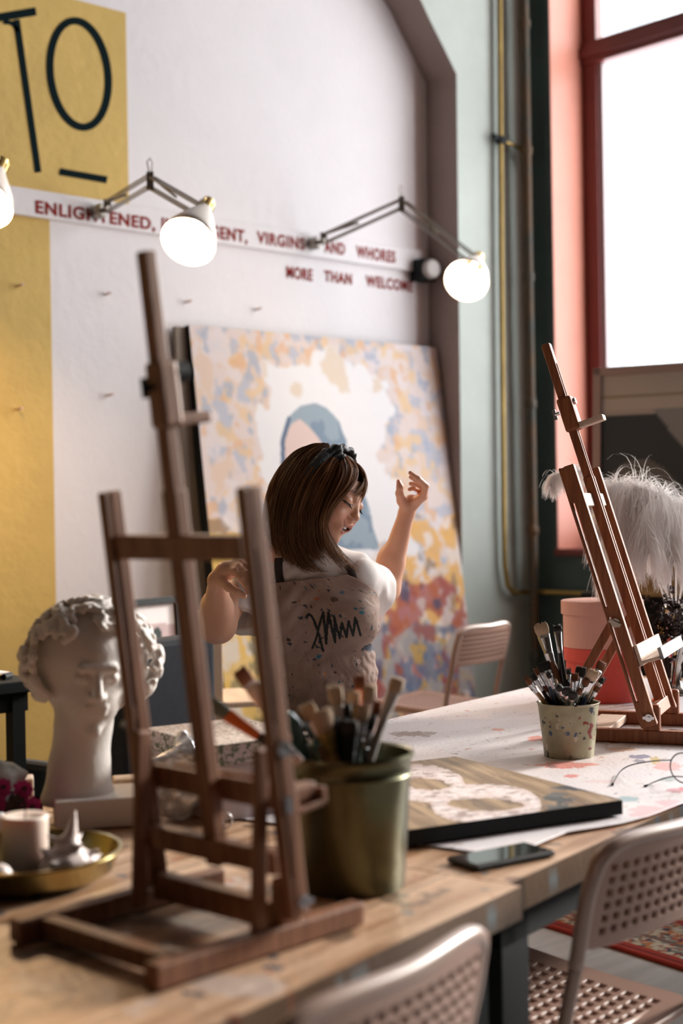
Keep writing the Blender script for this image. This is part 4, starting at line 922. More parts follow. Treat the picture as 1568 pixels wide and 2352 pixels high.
for (px, py), wpx, fl_, hm, bb, Yd, f_, b_, lab in CBs:
    tip = P(px, py, Yd); ctr = Vector((cC.x, cC.y, 0)); off = tip-ctr; off.z = 0
    k = .113/(tip.z-ZT); bs = Vector((cC.x, cC.y, ZT+.006))-off*.35; 
    # keep the shaft inside the rim
    rimp = bs+(tip-bs)*((ZT+.113-bs.z)/(tip.z-bs.z)); rr = (rimp-Vector((cC.x, cC.y, rimp.z))); 
    if rr.length > .055: bs -= rr.normalized()*min(.03, (rr.length-.055)*1.6)
    rb_ = bs-Vector((cC.x, cC.y, bs.z)); 
    if rb_.length > .040: bs = Vector((cC.x, cC.y, bs.z))+rb_.normalized()*.040
    brush(lab or ('%s brush with %s bristles in the small tin bucket' % ({'blacklac': 'black handled', 'redpaint': 'red handled', 'bluepaint': 'dark blue', 'yellowpaint': 'honey coloured', 'easel2': 'brown wooden', 'greenpaint': 'grey green'}[hm], {'bris1': 'blond', 'bris2': 'black', 'bris3': 'rust brown'}[bb])), bs, tip, wpx*Yd/3300*1.1, fl_, hm, bb, 'brushes in the small tin bucket', f_ or .024, b_ or .014)
BBs = [((478, 1612), 30, .5, 'blacklac', 'greenpaint', 1.90, .05, .03, 'long black handled brush with an orange band sticking out left of the big bucket', 'orange'), ((548, 1538), 26, .4, 'pale', 'bris3', 1.95, .03, .03, 'flat brown bristled brush rising left from the big bucket beside the easel post', 'pale'), ((575, 1572), 30, .4, 'shell', 'shirt', 1.92, .03, .035, 'white headed wide brush beneath the flat brown one in the big bucket', 'steel'),
 ((768, 1578), 26, .6, 'shell', 'bris1', 1.98, .04, .025, 'brush with white ferrule rising before the apron, middle of the big bucket', 'enamel'), ((828, 1552), 22, .7, 'yellowpaint', 'bris3', 2.02, .03, .02, 'orange tipped brush rising before the apron hem from the big bucket', 'orange'), ((915, 1558), 26, .8, 'enamel', 'bris1', 2.0, .05, .022, 'white handled round brush leaning out right of the big bucket', 'enamel'),
 ((702, 1618), 30, .6, 'easel2', 'bris1', 1.95, 0, 0, '', 'steel'), ((735, 1632), 40, .6, 'yellowpaint', 'bris1', 1.92, .03, .03, '', 'brass'), ((790, 1618), 26, .6, 'blacklac', 'bris2', 1.98, 0, 0, '', 'steel'), ((812, 1590), 24, .6, 'blacklac', 'bris1', 2.0, 0, 0, '', 'brass'), ((850, 1575), 22, .7, 'redpaint', 'bris1', 1.97, 0, 0, '', 'pinkcl'), ((850, 1640), 26, .7, 'blacklac', 'bris2', 1.97, 0, 0, '', 'steel'), ((865, 1610), 22, .7, 'bluepaint', 'bris3', 2.0, 0, 0, '', 'pinkcl'), ((760, 1650), 30, .7, 'blacklac', 'bris2', 1.93, 0, 0, '', 'blackm'), ((715, 1660), 30, .7, 'blacklac', 'bris2', 1.98, 0, 0, '', 'steel'), ((800, 1655), 34, .7, 'blacklac', 'bris2', 1.93, 0, 0, '', 'blackm'), ((835, 1620), 24, .7, 'greenpaint', 'bris1', 1.96, 0, 0, '', 'steel'), ((725, 1640), 26, .7, 'bluepaint', 'bris2', 2.02, 0, 0, '', 'blackm'), ((780, 1640), 26, .7, 'greenpaint', 'bris2', 2.02, 0, 0, '', 'steel')]
for (px, py), wpx, fl_, hm, bb, Yd, f_, b_, lab, fe in BBs:
    tip = P(px, py, Yd); ctr = Vector((cB.x, cB.y, 0)); off = tip-ctr; off.z = 0
    bs = Vector((cB.x, cB.y, ZT+.012))-off.normalized()*min(off.length*.5, .05)
    for _ in range(12):
        rimp = bs+(tip-bs)*((ZT+.182-bs.z)/(tip.z-bs.z)); rr = rimp-Vector((cB.x, cB.y, rimp.z))
        if rr.length > .079: bs.z += .012; bs -= rr.normalized()*.006
    rb_ = bs-Vector((cB.x, cB.y, bs.z))
    if rb_.length > .062: bs = Vector((cB.x, cB.y, bs.z))+rb_.normalized()*.062
    brush(lab or '%s brush with %s bristles in the big bucket' % ({'blacklac': 'black handled', 'redpaint': 'red handled', 'bluepaint': 'dark blue', 'yellowpaint': 'honey coloured', 'easel2': 'brown wooden', 'greenpaint': 'grey green'}[hm], {'bris1': 'blond', 'bris2': 'black', 'bris3': 'rust brown'}[bb]), bs, tip, wpx*Yd/3300*1.18, fl_, hm, bb, 'brushes in the big bucket', f_ or .035, b_ or .022, ferr=fe)
# teal glass bottle standing in the bucket, pale stick across the rim
vv = P(668, 1650, 1.95); t = thing('glass_bottle', 'dark teal glass bottle leaning among the brushes in the big bucket', 'bottle', mw=Matrix.Translation(Vector((cB.x-.045, cB.y+.005, ZT+.012))) @ zrot((vv-Vector((cB.x-.045, cB.y+.005, ZT+.05)))).to_4x4())
bm = bmesh.new(); lathe(bm, [(.001, 0), (.021, .002), (.023, .03), (.023, .19), (.021, .215), (.013, .23), (.001, .236)], 32, close=False); fin('body', bm, 'teal', t, smooth=True)
a, b = P(636, 1690, 1.875), P(690, 1752, 1.855); bm = bmesh.new(); beam(bm, a, b, .012, .004, RX); o = fin('palette_knife', bm, 'shell', bevel=.002); tag(o, 'short pale wooden stick hooked over the left rim of the big bucket', 'stick')

# ================================================================ things on the right table
cR = P(1386, 1600, 3.80)
for nm, r, z0, h, m, lab, rl in (('round_box', .097, 0, .140, 'redb', 'coral red round card box, the lower of the two stacked behind the easel', .103), ('round_box', .103, .1405, .122, 'pinkb', 'pale pink round card box stacked on top of the coral red one', .108)):
    t = thing(nm, lab, 'box', (cR.x, cR.y, ZT+.004+z0), 'two stacked round card boxes')
    bm = bmesh.new(); lathe(bm, [(.001, 0), (r, 0), (r, h-.004), (.001, h-.004)], 72, close=False); fin('body', bm, m, t, smooth=True, ang=.6)
    bm = bmesh.new(); lathe(bm, [(rl-.003, h-.036), (rl, h-.035), (rl, h-.001), (rl-.002, h), (.001, h)], 72, close=False); o = fin('lid', bm, m, t, smooth=True, ang=.6)
# art board lying on the table
zb = ZT+.030; k0, k1, k2 = T(1045, 1738, zb), T(1430, 1838, zb), T(1020, 1936, zb); ex = (k1-k0); ey = (k2-k1); ey = ey - ex.normalized()*ey.dot(ex.normalized())
t = thing('painted_board', 'black edged wooden board with a pink white ribbon painted on it, lying flat', 'painting', (k0.x, k0.y, zb))
nu, nv = 300, 260; u, v = np.meshgrid(np.linspace(0, 1, nu), np.linspace(0, 1, nv), indexing='ij')
G = u[..., None]*np.array(ex)+v[..., None]*np.array(ey); G[..., 2] = .0006; X, Y = proj(G+np.array(t.location))
gx = fbm(u*3+v*1.2, v*26-u*6, 121); C = lerpc(np.broadcast_to(np.array((.21, .13, .07)), G.shape), (.44, .30, .175), (gx-.3)*2.2); C[fbm(u*5, v*40-u*9, 125) > .66] = (.13, .08, .05)
gg = (u > .70) & (v < .55) & (X > 1255-(1850-Y)*.5); gg = gg & (fbm(u*7, v*7, 127) > .40); C[gg] = (.10, .10, .10); C[gg & (fbm(u*9, v*9, 128) > .55)] = (.035, .04, .045)
jx = X+9*(fbm(u*30, v*30, 131)-.5); jy = Y+9*(fbm(u*30, v*30, 133)-.5)
def loop(cx_, cy_, rx, ry, a0=0, a1=360, rot=0): return [(cx_+rx*math.cos(math.radians(a))*math.cos(rot)-ry*math.sin(math.radians(a))*math.sin(rot), cy_+rx*math.cos(math.radians(a))*math.sin(rot)+ry*math.sin(math.radians(a))*math.cos(rot)) for a in np.linspace(a0, a1, 30)]
rb = np.minimum(dpoly(jx, jy*1.0, loop(1115, 1847, 112, 30, rot=.02)), dpoly(jx, jy, loop(975, 1800, 78, 28, 0, 360, .08)))
tw_ = 15; m = rb < tw_; C[m] = (.74, .62, .61); m = rb < tw_*.6; C[m & (fbm(u*40, v*40, 135) > .42)] = (.86, .77, .77); m = (rb < tw_) & (fbm(u*55, v*20, 137) > .62); C[m] = (.36, .27, .26)
npmesh('painted_face', G.reshape(-1, 3), grid_faces(nu, nv), 'varn', t, col=C)
bm = bmesh.new(); q_ = [Vector((0, 0, 0)), Vector(ex), Vector(ex)+Vector(ey), Vector(ey)]; a_ = [bm.verts.new((p.x, p.y, 0)) for p in q_]; b_ = [bm.verts.new((p.x, p.y, -.0235)) for p in q_]
bm.faces.new(a_); bm.faces.new(b_[::-1]); [bm.faces.new((a_[i], a_[(i+1) % 4], b_[(i+1) % 4], b_[i])) for i in range(4)]; fin('board', bm, 'blackm', t, bevel=.0015)
# phone
zp = ZT+.011; a, b, c = T(1024, 1966, zp), T(1195, 1934, zp), T(1062, 1994, zp); ex = (b-a); L_ = .150; ex.normalize(); ey = (c-a); ey -= ex*ey.dot(ex); ey.normalize()
t = thing('phone', 'black smartphone in a dark case lying at the front edge of the table', 'phone', (a.x, a.y, ZT+.001)); R = Matrix((ex, ey, ex.cross(ey))).transposed()
bm = bmesh.new(); box(bm, ex*L_/2+ey*.034+UP*.0045, (L_, .07, .009), R); fin('case', bm, 'inkpen', t, bevel=.004)
bm = bmesh.new(); box(bm, ex*L_/2+ey*.034+UP*.0094, (L_-.008, .062, .001), R); fin('screen', bm, 'phoneg', t, bevel=.0003)
# glasses
bm = bmesh.new(); tl_ = [P(1540, 1746, 2.62), P(1500, 1748, 2.68), P(1450, 1757, 2.73), P(1424, 1772, 2.72), T(1406, 1802, ZT+.006)]
t = thing('eyeglasses', 'thin round dark eyeglasses lying folded open on the paper at the right edge', 'glasses', (T(1540, 1790, ZT).x, T(1540, 1790, ZT).y, ZT)); o_ = Vector(t.location)
tube(bm, [Vector(p)-o_ for p in smoothpath(tl_, 6)], .0011, 8); e_ = Vector(T(1406, 1802, ZT+.006))-o_; tube(bm, [e_+(Vector(tl_[3])-Vector(tl_[4])).normalized()*.014, e_], .0022, 8, radii=[.0018, .0026]); fin('temple', bm, 'blackm', t, smooth=True)
bm = bmesh.new(); t2 = [P(1568, 1784, 2.57), P(1540, 1784, 2.60), T(1505, 1795, ZT+.008), T(1480, 1806, ZT+.005)]; tube(bm, [Vector(p)-o_ for p in smoothpath(t2, 6)], .0011, 8); e_ = Vector(t2[3])-o_; tube(bm, [e_+(Vector(t2[2])-Vector(t2[3])).normalized()*.014, e_], .0022, 8, radii=[.0018, .0026]); fin('temple', bm, 'blackm', t, smooth=True)
c0 = P(1570, 1764, 2.58)-o_; exx = c2w(.80, -.35, -.12).normalized(); eyy = c2w(.1, .25, 1).normalized(); bm = bmesh.new()
for k in (0, 1):
    cc_ = c0+exx*(.060*k)*1.0+Vector((0, 0, -.002*k)); tube(bm, [cc_+exx*.0245*math.cos(a)*1.0+eyy*.0265*math.sin(a) for a in np.linspace(0, 2*PI, 33)], .0013, 6, cap=False)
tube(bm, [c0+exx*.0245, c0+exx*.030+eyy*.006, c0+exx*.0355], .0011, 6); fin('rims', bm, 'blackm', t, smooth=True)
bm = bmesh.new()
for k in (0, 1):
    cc_ = c0+exx*(.060*k)+Vector((0, 0, -.002*k)); bm.faces.new([bm.verts.new(cc_+exx*.0235*math.cos(a)+eyy*.0255*math.sin(a)) for a in np.linspace(0, 2*PI, 25)[:-1]])
fin('lenses', bm, mat('lens', (1, 1, 1), .02, trans=1, alpha=.08), t)
# dark chalk stick on the easel's right
a, b = T(1515, 1681, ZT+.010), T(1625, 1692, ZT+.010); bm = bmesh.new(); tube(bm, [a, a+(b-a)*.25, b], .009, 10, radii=[.003, .009, .010]); o = fin('paint_stick', bm, mat('grey brown wax', (.10, .075, .06), .6), smooth=True, ang=.7); tag(o, 'short dark grey stick lying on the paper between the easel feet', 'stick')
# vase with plumes
vb = P(1552, 1500, 3.88); vz = P(1552, 1392, 3.88).z-ZT
t = thing('plume_vase', 'tall tarnished silver vase holding white plumes behind the easel', 'vase', (vb.x, vb.y, ZT+.003))
bm = bmesh.new(); lathe(bm, [(.001, 0), (.045, 0), (.047, .008), (.02, .02), (.012, .04), (.016, .06), (.012, .08), (.03, .11), (.040, vz*.7), (.030, vz*.9), (.036, vz), (.034, vz), (.027, vz*.9), (.036, vz*.7), (.001, .12)], 40, close=False); fin('body', bm, 'silver', t, smooth=True)
bm = bmesh.new()
hc = Vector((0, 0, vz*.80)) + c2w(-.012, -.030, 0); tube(bm, [hc+c2w(.030*math.cos(a), -.012, .034*math.sin(a)) for a in np.linspace(0, 2*PI, 28)], .0035, 8, cap=False); fin('handle_ring', bm, 'steel', t, smooth=True)
gs = P(1521, 1480, 3.74)
t = thing('candlestick', 'slim golden candlestick between the easel and the silver vase', 'candlestick', (gs.x, gs.y, ZT+.003)); hh = P(1521, 1425, 3.74).z-ZT
bm = bmesh.new(); lathe(bm, [(.001, 0), (.03, 0), (.03, .006), (.009, .02), (.006, .06), (.010, .07), (.006, .08), (.007, hh*.8), (.012, hh*.92), (.013, hh), (.001, hh)], 32, close=False); fin('stem', bm, 'gold', t, smooth=True)
def blossoms(label, c, spread, n, m='darkflower', sz=.016, name='dried_flowers'):
    t = thing(name, label, 'flowers', (c[0], c[1], ZT+.003)); rb_ = random.Random(3); bm = bmesh.new(); bs = bmesh.new(); o_ = Vector(t.location); c = Vector(c)
    for k in range(n):
        p = c+Vector((rb_.gauss(0, spread[0]), rb_.gauss(0, spread[1]), rb_.gauss(0, spread[2])))-o_
        for j in range(7):
            d = Vector((rb_.gauss(0, 1), rb_.gauss(0, 1), rb_.gauss(0, 1))).normalized(); s = d.orthogonal().normalized()*sz*.5
            vs = [bm.verts.new(p), bm.verts.new(p+d*sz*.6+s), bm.verts.new(p+d*sz*1.2), bm.verts.new(p+d*sz*.6-s)]; bm.faces.new(vs)
        if k % 4 == 0: tube(bs, [Vector((rb_.gauss(0, .006), rb_.gauss(0, .006), 0)), p*Vector((.5, .5, .5)).x if False else Vector((p.x*.5, p.y*.5, p.z*.6)), p], .0012, 4)
    fin('petals', bm, m, t); fin('stems', bs, m, t); return t
blossoms('dark brown dried flowers hanging around the vase under the plumes', P(1535, 1435, 3.70), (.032, .03, .036), 90, sz=.013)
# ostrich plumes
def plume(label, pts, Ys, blen, nb, seed, grp):
    r_ = np.random.default_rng(seed); path = smoothpath([P(px, py, Y) for (px, py), Y in zip(pts, Ys)], 14); n = len(path); t = thing('ostrich_plume', label, 'feather', path[0], grp); o_ = Vector(path[0])
    bm = bmesh.new(); tube(bm, [p-o_ for p in path], .002, 6, radii=[.0024*(1-i/n)+.0004 for i in range(n)]); fin('quill', bm, 'feather', t, smooth=True)
    V, F = [], []; S = 7
    for k in range(nb):
        f = .16+.84*(k+r_.random())/nb; i = min(int(f*(n-1)), n-2); p = np.array(path[i].lerp(path[i+1], f*(n-1)-i)-o_)
        tg = np.array((path[i+1]-path[i]).normalized()); sd = r_.choice([-1, 1]); rnd_ = r_.normal(size=3); s = np.cross(tg, np.array(RY)*-1.0); s /= np.linalg.norm(s)+1e-6
        d = s*sd*.75 + tg*.25 + rnd_*.25 + np.array((0, 0, -.25)); d /= np.linalg.norm(d); L_ = blen*1.2*(.55+.6*r_.random())*min(1, .35+(f-.16)*2.2)*(1 if f < .9 else 1-(f-.9)*4)
        cur = p.copy(); w_ = .0011; sw = np.cross(d, np.array(RY)); sw /= np.linalg.norm(sw)+1e-6; st = len(V); curl = r_.normal(size=3)*.25
        for j in range(S+1):
            ww = w_*(1-j/S*.75); V += [cur+sw*ww, cur-sw*ww]; d = d + np.array((0, 0, -1))*.5 + curl*.18; d /= np.linalg.norm(d); cur = cur + d*L_/S
        for j in range(S): a = st+2*j; F.append((a, a+1, a+3, a+2))
    npmesh('barbs', V, F, 'feather', t); return t
PL = [([(1535, 1400), (1470, 1230), (1400, 1125), (1330, 1082), (1275, 1092), (1262, 1112)], [3.86, 3.8, 3.75, 3.7, 3.68, 3.67], .045, 900, 'long plume reaching left behind the easel with its tip curled past the left post'),
      ([(1540, 1400), (1500, 1230), (1455, 1135), (1410, 1120), (1385, 1170), (1380, 1230)], [3.86, 3.8, 3.76, 3.72, 3.70, 3.69], .10, 1500, 'plume arching over just right of the easel mast'),
      ([(1545, 1400), (1525, 1220), (1490, 1140), (1450, 1125), (1420, 1180), (1415, 1270)], [3.86, 3.78, 3.72, 3.70, 3.68, 3.66], .115, 1700, 'broad central plume bowing forward over the round boxes'),
      ([(1552, 1400), (1550, 1240), (1530, 1155), (1500, 1145), (1480, 1190), (1490, 1270)], [3.86, 3.80, 3.74, 3.70, 3.67, 3.66], .115, 1700, 'plume bowing down in front of the vase'),
      ([(1556, 1400), (1580, 1260), (1585, 1180), (1560, 1165), (1540, 1215), (1548, 1290)], [3.86, 3.82, 3.76, 3.72, 3.70, 3.68], .105, 1500, 'plume at the right edge of the photo curling downwards'),
      ([(1560, 1400), (1610, 1280), (1650, 1220), (1680, 1240), (1690, 1300)], [3.86, 3.84, 3.8, 3.78, 3.76], .10, 900, 'plume leaning furthest right out of the photo'),
      ([(1548, 1400), (1490, 1280), (1440, 1215), (1400, 1240), (1395, 1310), (1412, 1370)], [3.86, 3.82, 3.78, 3.75, 3.73, 3.72], .085, 1200, 'low plume drooping behind the easel posts onto the pink box side')]
for k, (pts, Ys, bl_, nb, lab) in enumerate(PL): plume(lab, pts, Ys, bl_, int(nb*1.5), 200+k, 'white ostrich plumes in the vase')
# ================================================================ things on the left table
# leaf print box with a separate lid
zt_ = ZT+.13; A, Bc = T(330, 1672, zt_), T(487, 1713, zt_); ex = (Bc-A); lx = ex.length; ex.normalize(); ey = Vector((-ex.y, ex.x, 0))
if ey.dot(RX) < 0: ey = -ey
ly = .20; t = thing('gift_box', 'pale lavender box with a leaf printed lid on the table behind the front easel', 'box', ((A+Bc)/2+ey*ly/2) ); t.location.z = ZT+.001
R = Matrix((ex, ey, UP)).transposed(); bm = bmesh.new(); box(bm, (0, 0, .062), (lx-.008, ly-.008, .122), R); fin('body', bm, 'lav', t, bevel=.002)
nu, nv = 220, 180; u, v = np.meshgrid(np.linspace(-.5, .5, nu), np.linspace(-.5, .5, nv), indexing='ij')
lf = lambda a, b, s: (fbm(a, b, s, 3) > .60)
def lidpart(G, a, b, s, side):
    C = np.zeros(G.shape); C[:] = (.72, .60, .54) if not side else (.60, .52, .53); n1 = lf(a*26, b*(60 if not side else 26), s); C[n1] = (.16, .17, .12) if side else (.30, .25, .18); C[lf(a*30+9, b*44, s+3)] = (.45, .36, .28) if not side else (.10, .14, .09); return C
VV, FF, CC = [], [], []; off = 0
def addg(G, C, n1, n2):
    global off
    VV.append(G.reshape(-1, 3)); FF.append(grid_faces(n1, n2)+off); CC.append(C.reshape(-1, 3)); off += n1*n2
exn, eyn = np.array(ex), np.array(ey)
G = (u*lx)[..., None]*exn + (v*ly)[..., None]*eyn + np.array((0, 0, .129)); addg(G, lidpart(G, u*lx*6, v*ly*6, 151, False), nu, nv)
s_, h_ = np.meshgrid(np.linspace(-.5, .5, 160), np.linspace(0, 1, 24), indexing='ij')
for (vec, L_, o_, ol) in ((exn, lx, eyn, -ly/2), (exn, lx, eyn, ly/2), (eyn, ly, exn, lx/2), (eyn, ly, exn, -lx/2)):
    G = (s_*L_)[..., None]*vec + o_*ol + (.094+h_*.035)[..., None]*np.array((0, 0, 1)); addg(G, lidpart(G, s_*L_*6+ol*9, h_*.2, 161, True), 160, 24)
npmesh('lid', np.concatenate(VV), np.concatenate(FF), 'matte', t, col=np.concatenate(CC), smooth=False)
# crumpled cellophane
def crumple(name, label, cat, c, r, m, seed, n=26, h=.007, k=.008, flat=True, grp=None):
    rb_ = random.Random(seed); R_ = max(r)*1.7; v_ = Vol((-R_,)*3, (R_,)*3, h)
    for i in range(n):
        d = Vector((rb_.gauss(0, 1), rb_.gauss(0, 1), rb_.gauss(0, 1))).normalized(); p = [d[j]*r[j]*rb_.uniform(.2, .8) for j in range(3)]; v_.ell(p, [r[j]*rb_.uniform(.2, .5) for j in range(3)], k)
    v_.cut((0, 0, -r[2]*.8), (0, 0, -1)); V, F = v_.mesh(); V[:, 2] -= V[:, 2].min(); q_ = np.sin(V*[[190, 150, 170]]+seed)*.0022; V = V+q_[:, [1, 2, 0]]
    V[:, 2] -= V[:, 2].min(); o = npmesh(name, V, F, m, smooth=not flat); o.location = c; tag(o, label, cat, grp); return o
cr = T(408, 1885, ZT); crumple('cellophane', 'crumpled ball of clear glittering cellophane on the left table before the leaf print box', 'plastic wrap', (cr.x, cr.y, ZT+.002), (.056, .05, .075), mat('glittering clear film', (.88, .90, .93), .16, metal=.55, alpha=.8, spec=1.0, bump=.6, bscale=60), 5, n=44, h=.005, k=.004)
cr = T(330, 1790, ZT+.03);
# cork stopper and ring
ck = T(494, 1903, ZT+.012); bm = bmesh.new(); d = c2w(.7, .7, .0); tube(bm, [Vector((0, 0, .013))-d*.012, Vector((0, 0, .013))-d*.008, Vector((0, 0, .013))+d*.010, Vector((0, 0, .013))+d*.013], .013, 16, radii=[.011, .013, .013, .011]); o = fin('bottle_stopper', bm, 'blackm', smooth=True, ang=.7); o.location = (ck.x, ck.y, ZT+.002); tag(o, 'small dark stopper lying on the left table seen through the front easel', 'stopper')
rg = T(511, 1893, ZT+.012); bm = bmesh.new(); tube(bm, [c2w(.015*math.cos(a), .004*math.cos(a), .0155+.014*math.sin(a)) for a in np.linspace(0, 2*PI, 24)], .0014, 6, cap=False); o = fin('metal_ring', bm, 'steel', smooth=True); o.location = (rg.x, rg.y, ZT+.002); tag(o, 'thin metal ring standing behind the dark stopper on the left table', 'ring')
# --- plaster bust on its plinth
pb = c2w(-.418, 2.40, 0); e1 = c2w(.131, .030, 0).normalized(); e2 = Vector((-e1.y, e1.x, 0)); 
if e2.dot(RY) < 0: e2 = -e2
t = thing('plaster_bust', 'white plaster bust of a curly haired head on a square plinth, on the left table', 'bust', (pb.x, pb.y, ZT+.002)); R = Matrix((e1, e2, UP)).transposed()
bm = bmesh.new(); box(bm, (0, 0, .0235), (.138, .132, .047), R); fin('plinth', bm, 'plaster', t, bevel=.003)
cv = lambda px, py, Y: (np.array(cp(px, py, Y)))
v_ = Vol((-.60, 2.22, ZT+.03), (-.24, 2.62, 1.14), .0032)
v_.chain([cv(180, 1830, 2.41), cv(182, 1760, 2.41), cv(192, 1660, 2.41), cv(198, 1600, 2.42)], [.060, .050, .047, .050], .01)
v_.ell(cv(182, 1850, 2.41), (.060, .055, .035), .02)
hcx = cv(212, 1543, 2.40); f = np.array((.30, -.95, -.10)); f /= np.linalg.norm(f); up_ = np.array((.06, .02, 1)); up_ -= f*(up_@f); up_ /= np.linalg.norm(up_); sd = np.cross(f, up_); Rb = np.stack([f, sd, up_], 1)
LB = lambda x, y, z: hcx + Rb @ np.array((x, y, z))
v_.ell(LB(-.010, 0, .022), (.078, .060, .072), .012, Rb); v_.ell(LB(-.026, 0, .020), (.086, .096, .090), .006, Rb); v_.ell(LB(-.030, 0, -.035), (.050, .072, .050), .012, Rb); v_.ell(LB(.024, 0, -.034), (.048, .046, .058), .015, Rb)
v_.cone(LB(.050, 0, -.078), LB(.056, 0, -.086), .014, .013, .012); v_.cone(LB(.071, 0, .008), LB(.088, 0, -.024), .0055, .0085, .006); v_.cone(LB(.066, -.026, .018), LB(.066, .026, .018), .008, .008, .008)
for s in (-1, 1):
    v_.ell(LB(.066, s*.024, .003), (.011, .015, .009), .003, Rb, sub=True); v_.ell(LB(.058, s*.024, .001), (.011, .012, .009), .003, Rb); v_.cone(LB(.078, s*.008, -.027), LB(.074, s*.010, -.026), .006, .006, .003)
v_.cone(LB(.068, -.014, -.045), LB(.068, .014, -.045), .006, .006, .004); v_.cone(LB(.067, -.011, -.054), LB(.067, .011, -.054), .0065, .0065, .004); v_.cone(LB(.080, -.014, -.0495), LB(.080, .014, -.0495), .0022, .0022, .002, sub=True)
rb_ = random.Random(11)
for k in range(330):                                             # curls over the skull
    th = rb_.uniform(0, 2*PI); z = rb_.uniform(-.75, 1); x = math.cos(th)*math.sqrt(max(0, 1-z*z)); y = math.sin(th)*math.sqrt(max(0, 1-z*z))
    if x > .50 and z < .48: continue
    if z < -.35 and x > -.1 and abs(y) < .6: continue
    p = LB(-.020+x*.090, y*(.104+.008*(z < .2)), .020+z*.095); tg = np.array((rb_.gauss(0, 1), rb_.gauss(0, 1), rb_.gauss(0, 1))); nr = Rb @ np.array((x, y, z)); tg -= nr*(tg@nr); tg /= np.linalg.norm(tg)
    bt_ = np.cross(nr, tg); rr = rb_.uniform(.006, .011); a0 = rb_.uniform(0, 6)
    pts_ = [p+(tg*math.cos(a0+a)+bt_*math.sin(a0+a))*rr*(1-.35*a/4)+nr*.003*a*.6 for a in np.linspace(0, 4.4, 5)]; v_.chain(pts_, [.0055, .0062, .006, .0055, .004], .002)
V, F = v_.mesh(); V = relax(V, F, 1, .4); o = npmesh('bust_figure', c2wn(V)-np.array(t.location), F, 'plaster', t)
# beige block standing behind the plinth
for (px, py, s, lab, m) in ((76, 1862, (.035, .05, .055), 'small cream block beside the left corner of the plinth', 'wax'), (302, 1850, (.05, .05, .045), 'small light wooden block behind the right corner of the plinth', 'stoolw')):
    p = T(px, py, ZT); bm = bmesh.new(); box(bm, (0, 0, s[2]/2), s, R); o = fin('block', bm, m, bevel=.003); q_ = p+c2w(-.01, .02, 0); o.location = (q_.x, q_.y, ZT+.002) if px > 200 else (q_.x-.012, q_.y, ZT+.002); tag(o, lab, 'block')
# --- oval brass tray with candles and a shell
tc_ = c2w(-.455, 2.02, 0); t = thing('brass_tray', 'shallow round brass dish holding candles and a shell at the left edge', 'dish', (tc_.x, tc_.y, ZT+.002)); r = .135
bm = bmesh.new(); lathe(bm, [(.001, 0), (r*.78, 0), (r*.93, .012), (r, .036), (r+.004, .038), (r+.004, .041), (r-.002, .041), (r*.90, .014), (r*.76, .004), (.001, .004)], 72, close=False); fin('dish', bm, mat('polished brass', (.50, .42, .18), .22, metal=1, var=.15, scale=20), t, smooth=True, ang=1)
def candle(label, px, r_, h, m, dY=0, z=.006):
    q_ = P(px, 1950, 2.0+dY); t = thing('pillar_candle', label, 'candle', (q_.x, q_.y, ZT+z)); bm = bmesh.new(); lathe(bm, [(.001, 0), (r_, 0), (r_, h*.93), (r_*1.04, h*.97), (r_*.95, h), (r_*.7, h-.004), (.001, h-.007)], 40, close=False); fin('wax', bm, m, t, smooth=True)
    bm = bmesh.new(); tube(bm, [(0, 0, h-.008), (.001, 0, h+.004), (.003, 0, h+.008)], .0009, 6); fin('wick', bm, 'blackm', t); return t
candle('thick cream candle standing in the brass dish at the left edge', 58, .032, .088, 'wax', .01); candle('bright red candle at the left edge of the photo', -42, .02, .075, 'redwax', .05)
# conch shell with spikes
sc = c2w(-.386, 1.985, 0); v_ = Vol((-.06, -.06, -.01), (.06, .06, .10), .0022)
for k in range(26):
    a = k*.62; rr = .030*(1-k/30); p = np.array((math.cos(a)*rr*.8, math.sin(a)*rr*.6, .014+k*.0012)); v_.ell(p, (.017*(1-k/34), .014*(1-k/34), .013*(1-k/40)), .004)
    if k % 3 == 0: v_.cone(p, p+np.array((math.cos(a)*.022, math.sin(a)*.018, .010)), .006, .0012, .004)
v_.cone((0, 0, .03), (.012, .002, .078), .014, .0015, .008); v_.cone((.01, 0, .02), (.040, -.01, .012), .012, .004, .008); v_.cone((-.01, 0, .02), (-.030, .0, .036), .012, .002, .008)
V, F = v_.mesh(); V = V*1.2; V[:, 2] -= V[:, 2].min(); o = npmesh('conch_shell', V, F, 'shell'); o.location = (sc.x, sc.y, ZT+.008); tag(o, 'spiky pink white conch shell in the brass dish right of the cream candle', 'shell')
for k in range(9):
    bm = bmesh.new(); bmesh.ops.create_icosphere(bm, subdivisions=2, radius=random.uniform(.008, .014)); 
    for v2 in bm.verts: v2.co.z *= .6; v2.co.x *= 1.2
    o = fin('pebble', bm, ['blackm', 'darkflower', 'teal'][k % 3], smooth=True); q_ = c2w(-.50+.022*(k % 6), 1.925+.012*(k//6)+.004*k, 0); o.location = (q_.x, q_.y, ZT+.014); tag(o, 'dark pebble at the front of the brass dish', 'pebble', 'dark pebbles in the dish')
bm = bmesh.new(); bmesh.ops.create_uvsphere(bm, u_segments=24, v_segments=16, radius=.018); o = fin('ball', bm, 'shell', smooth=True); q_ = P(-2, 2010, 1.92); o.location = (q_.x, q_.y, ZT+.030); tag(o, 'pale pink ball at the very left edge in the brass dish', 'ball')
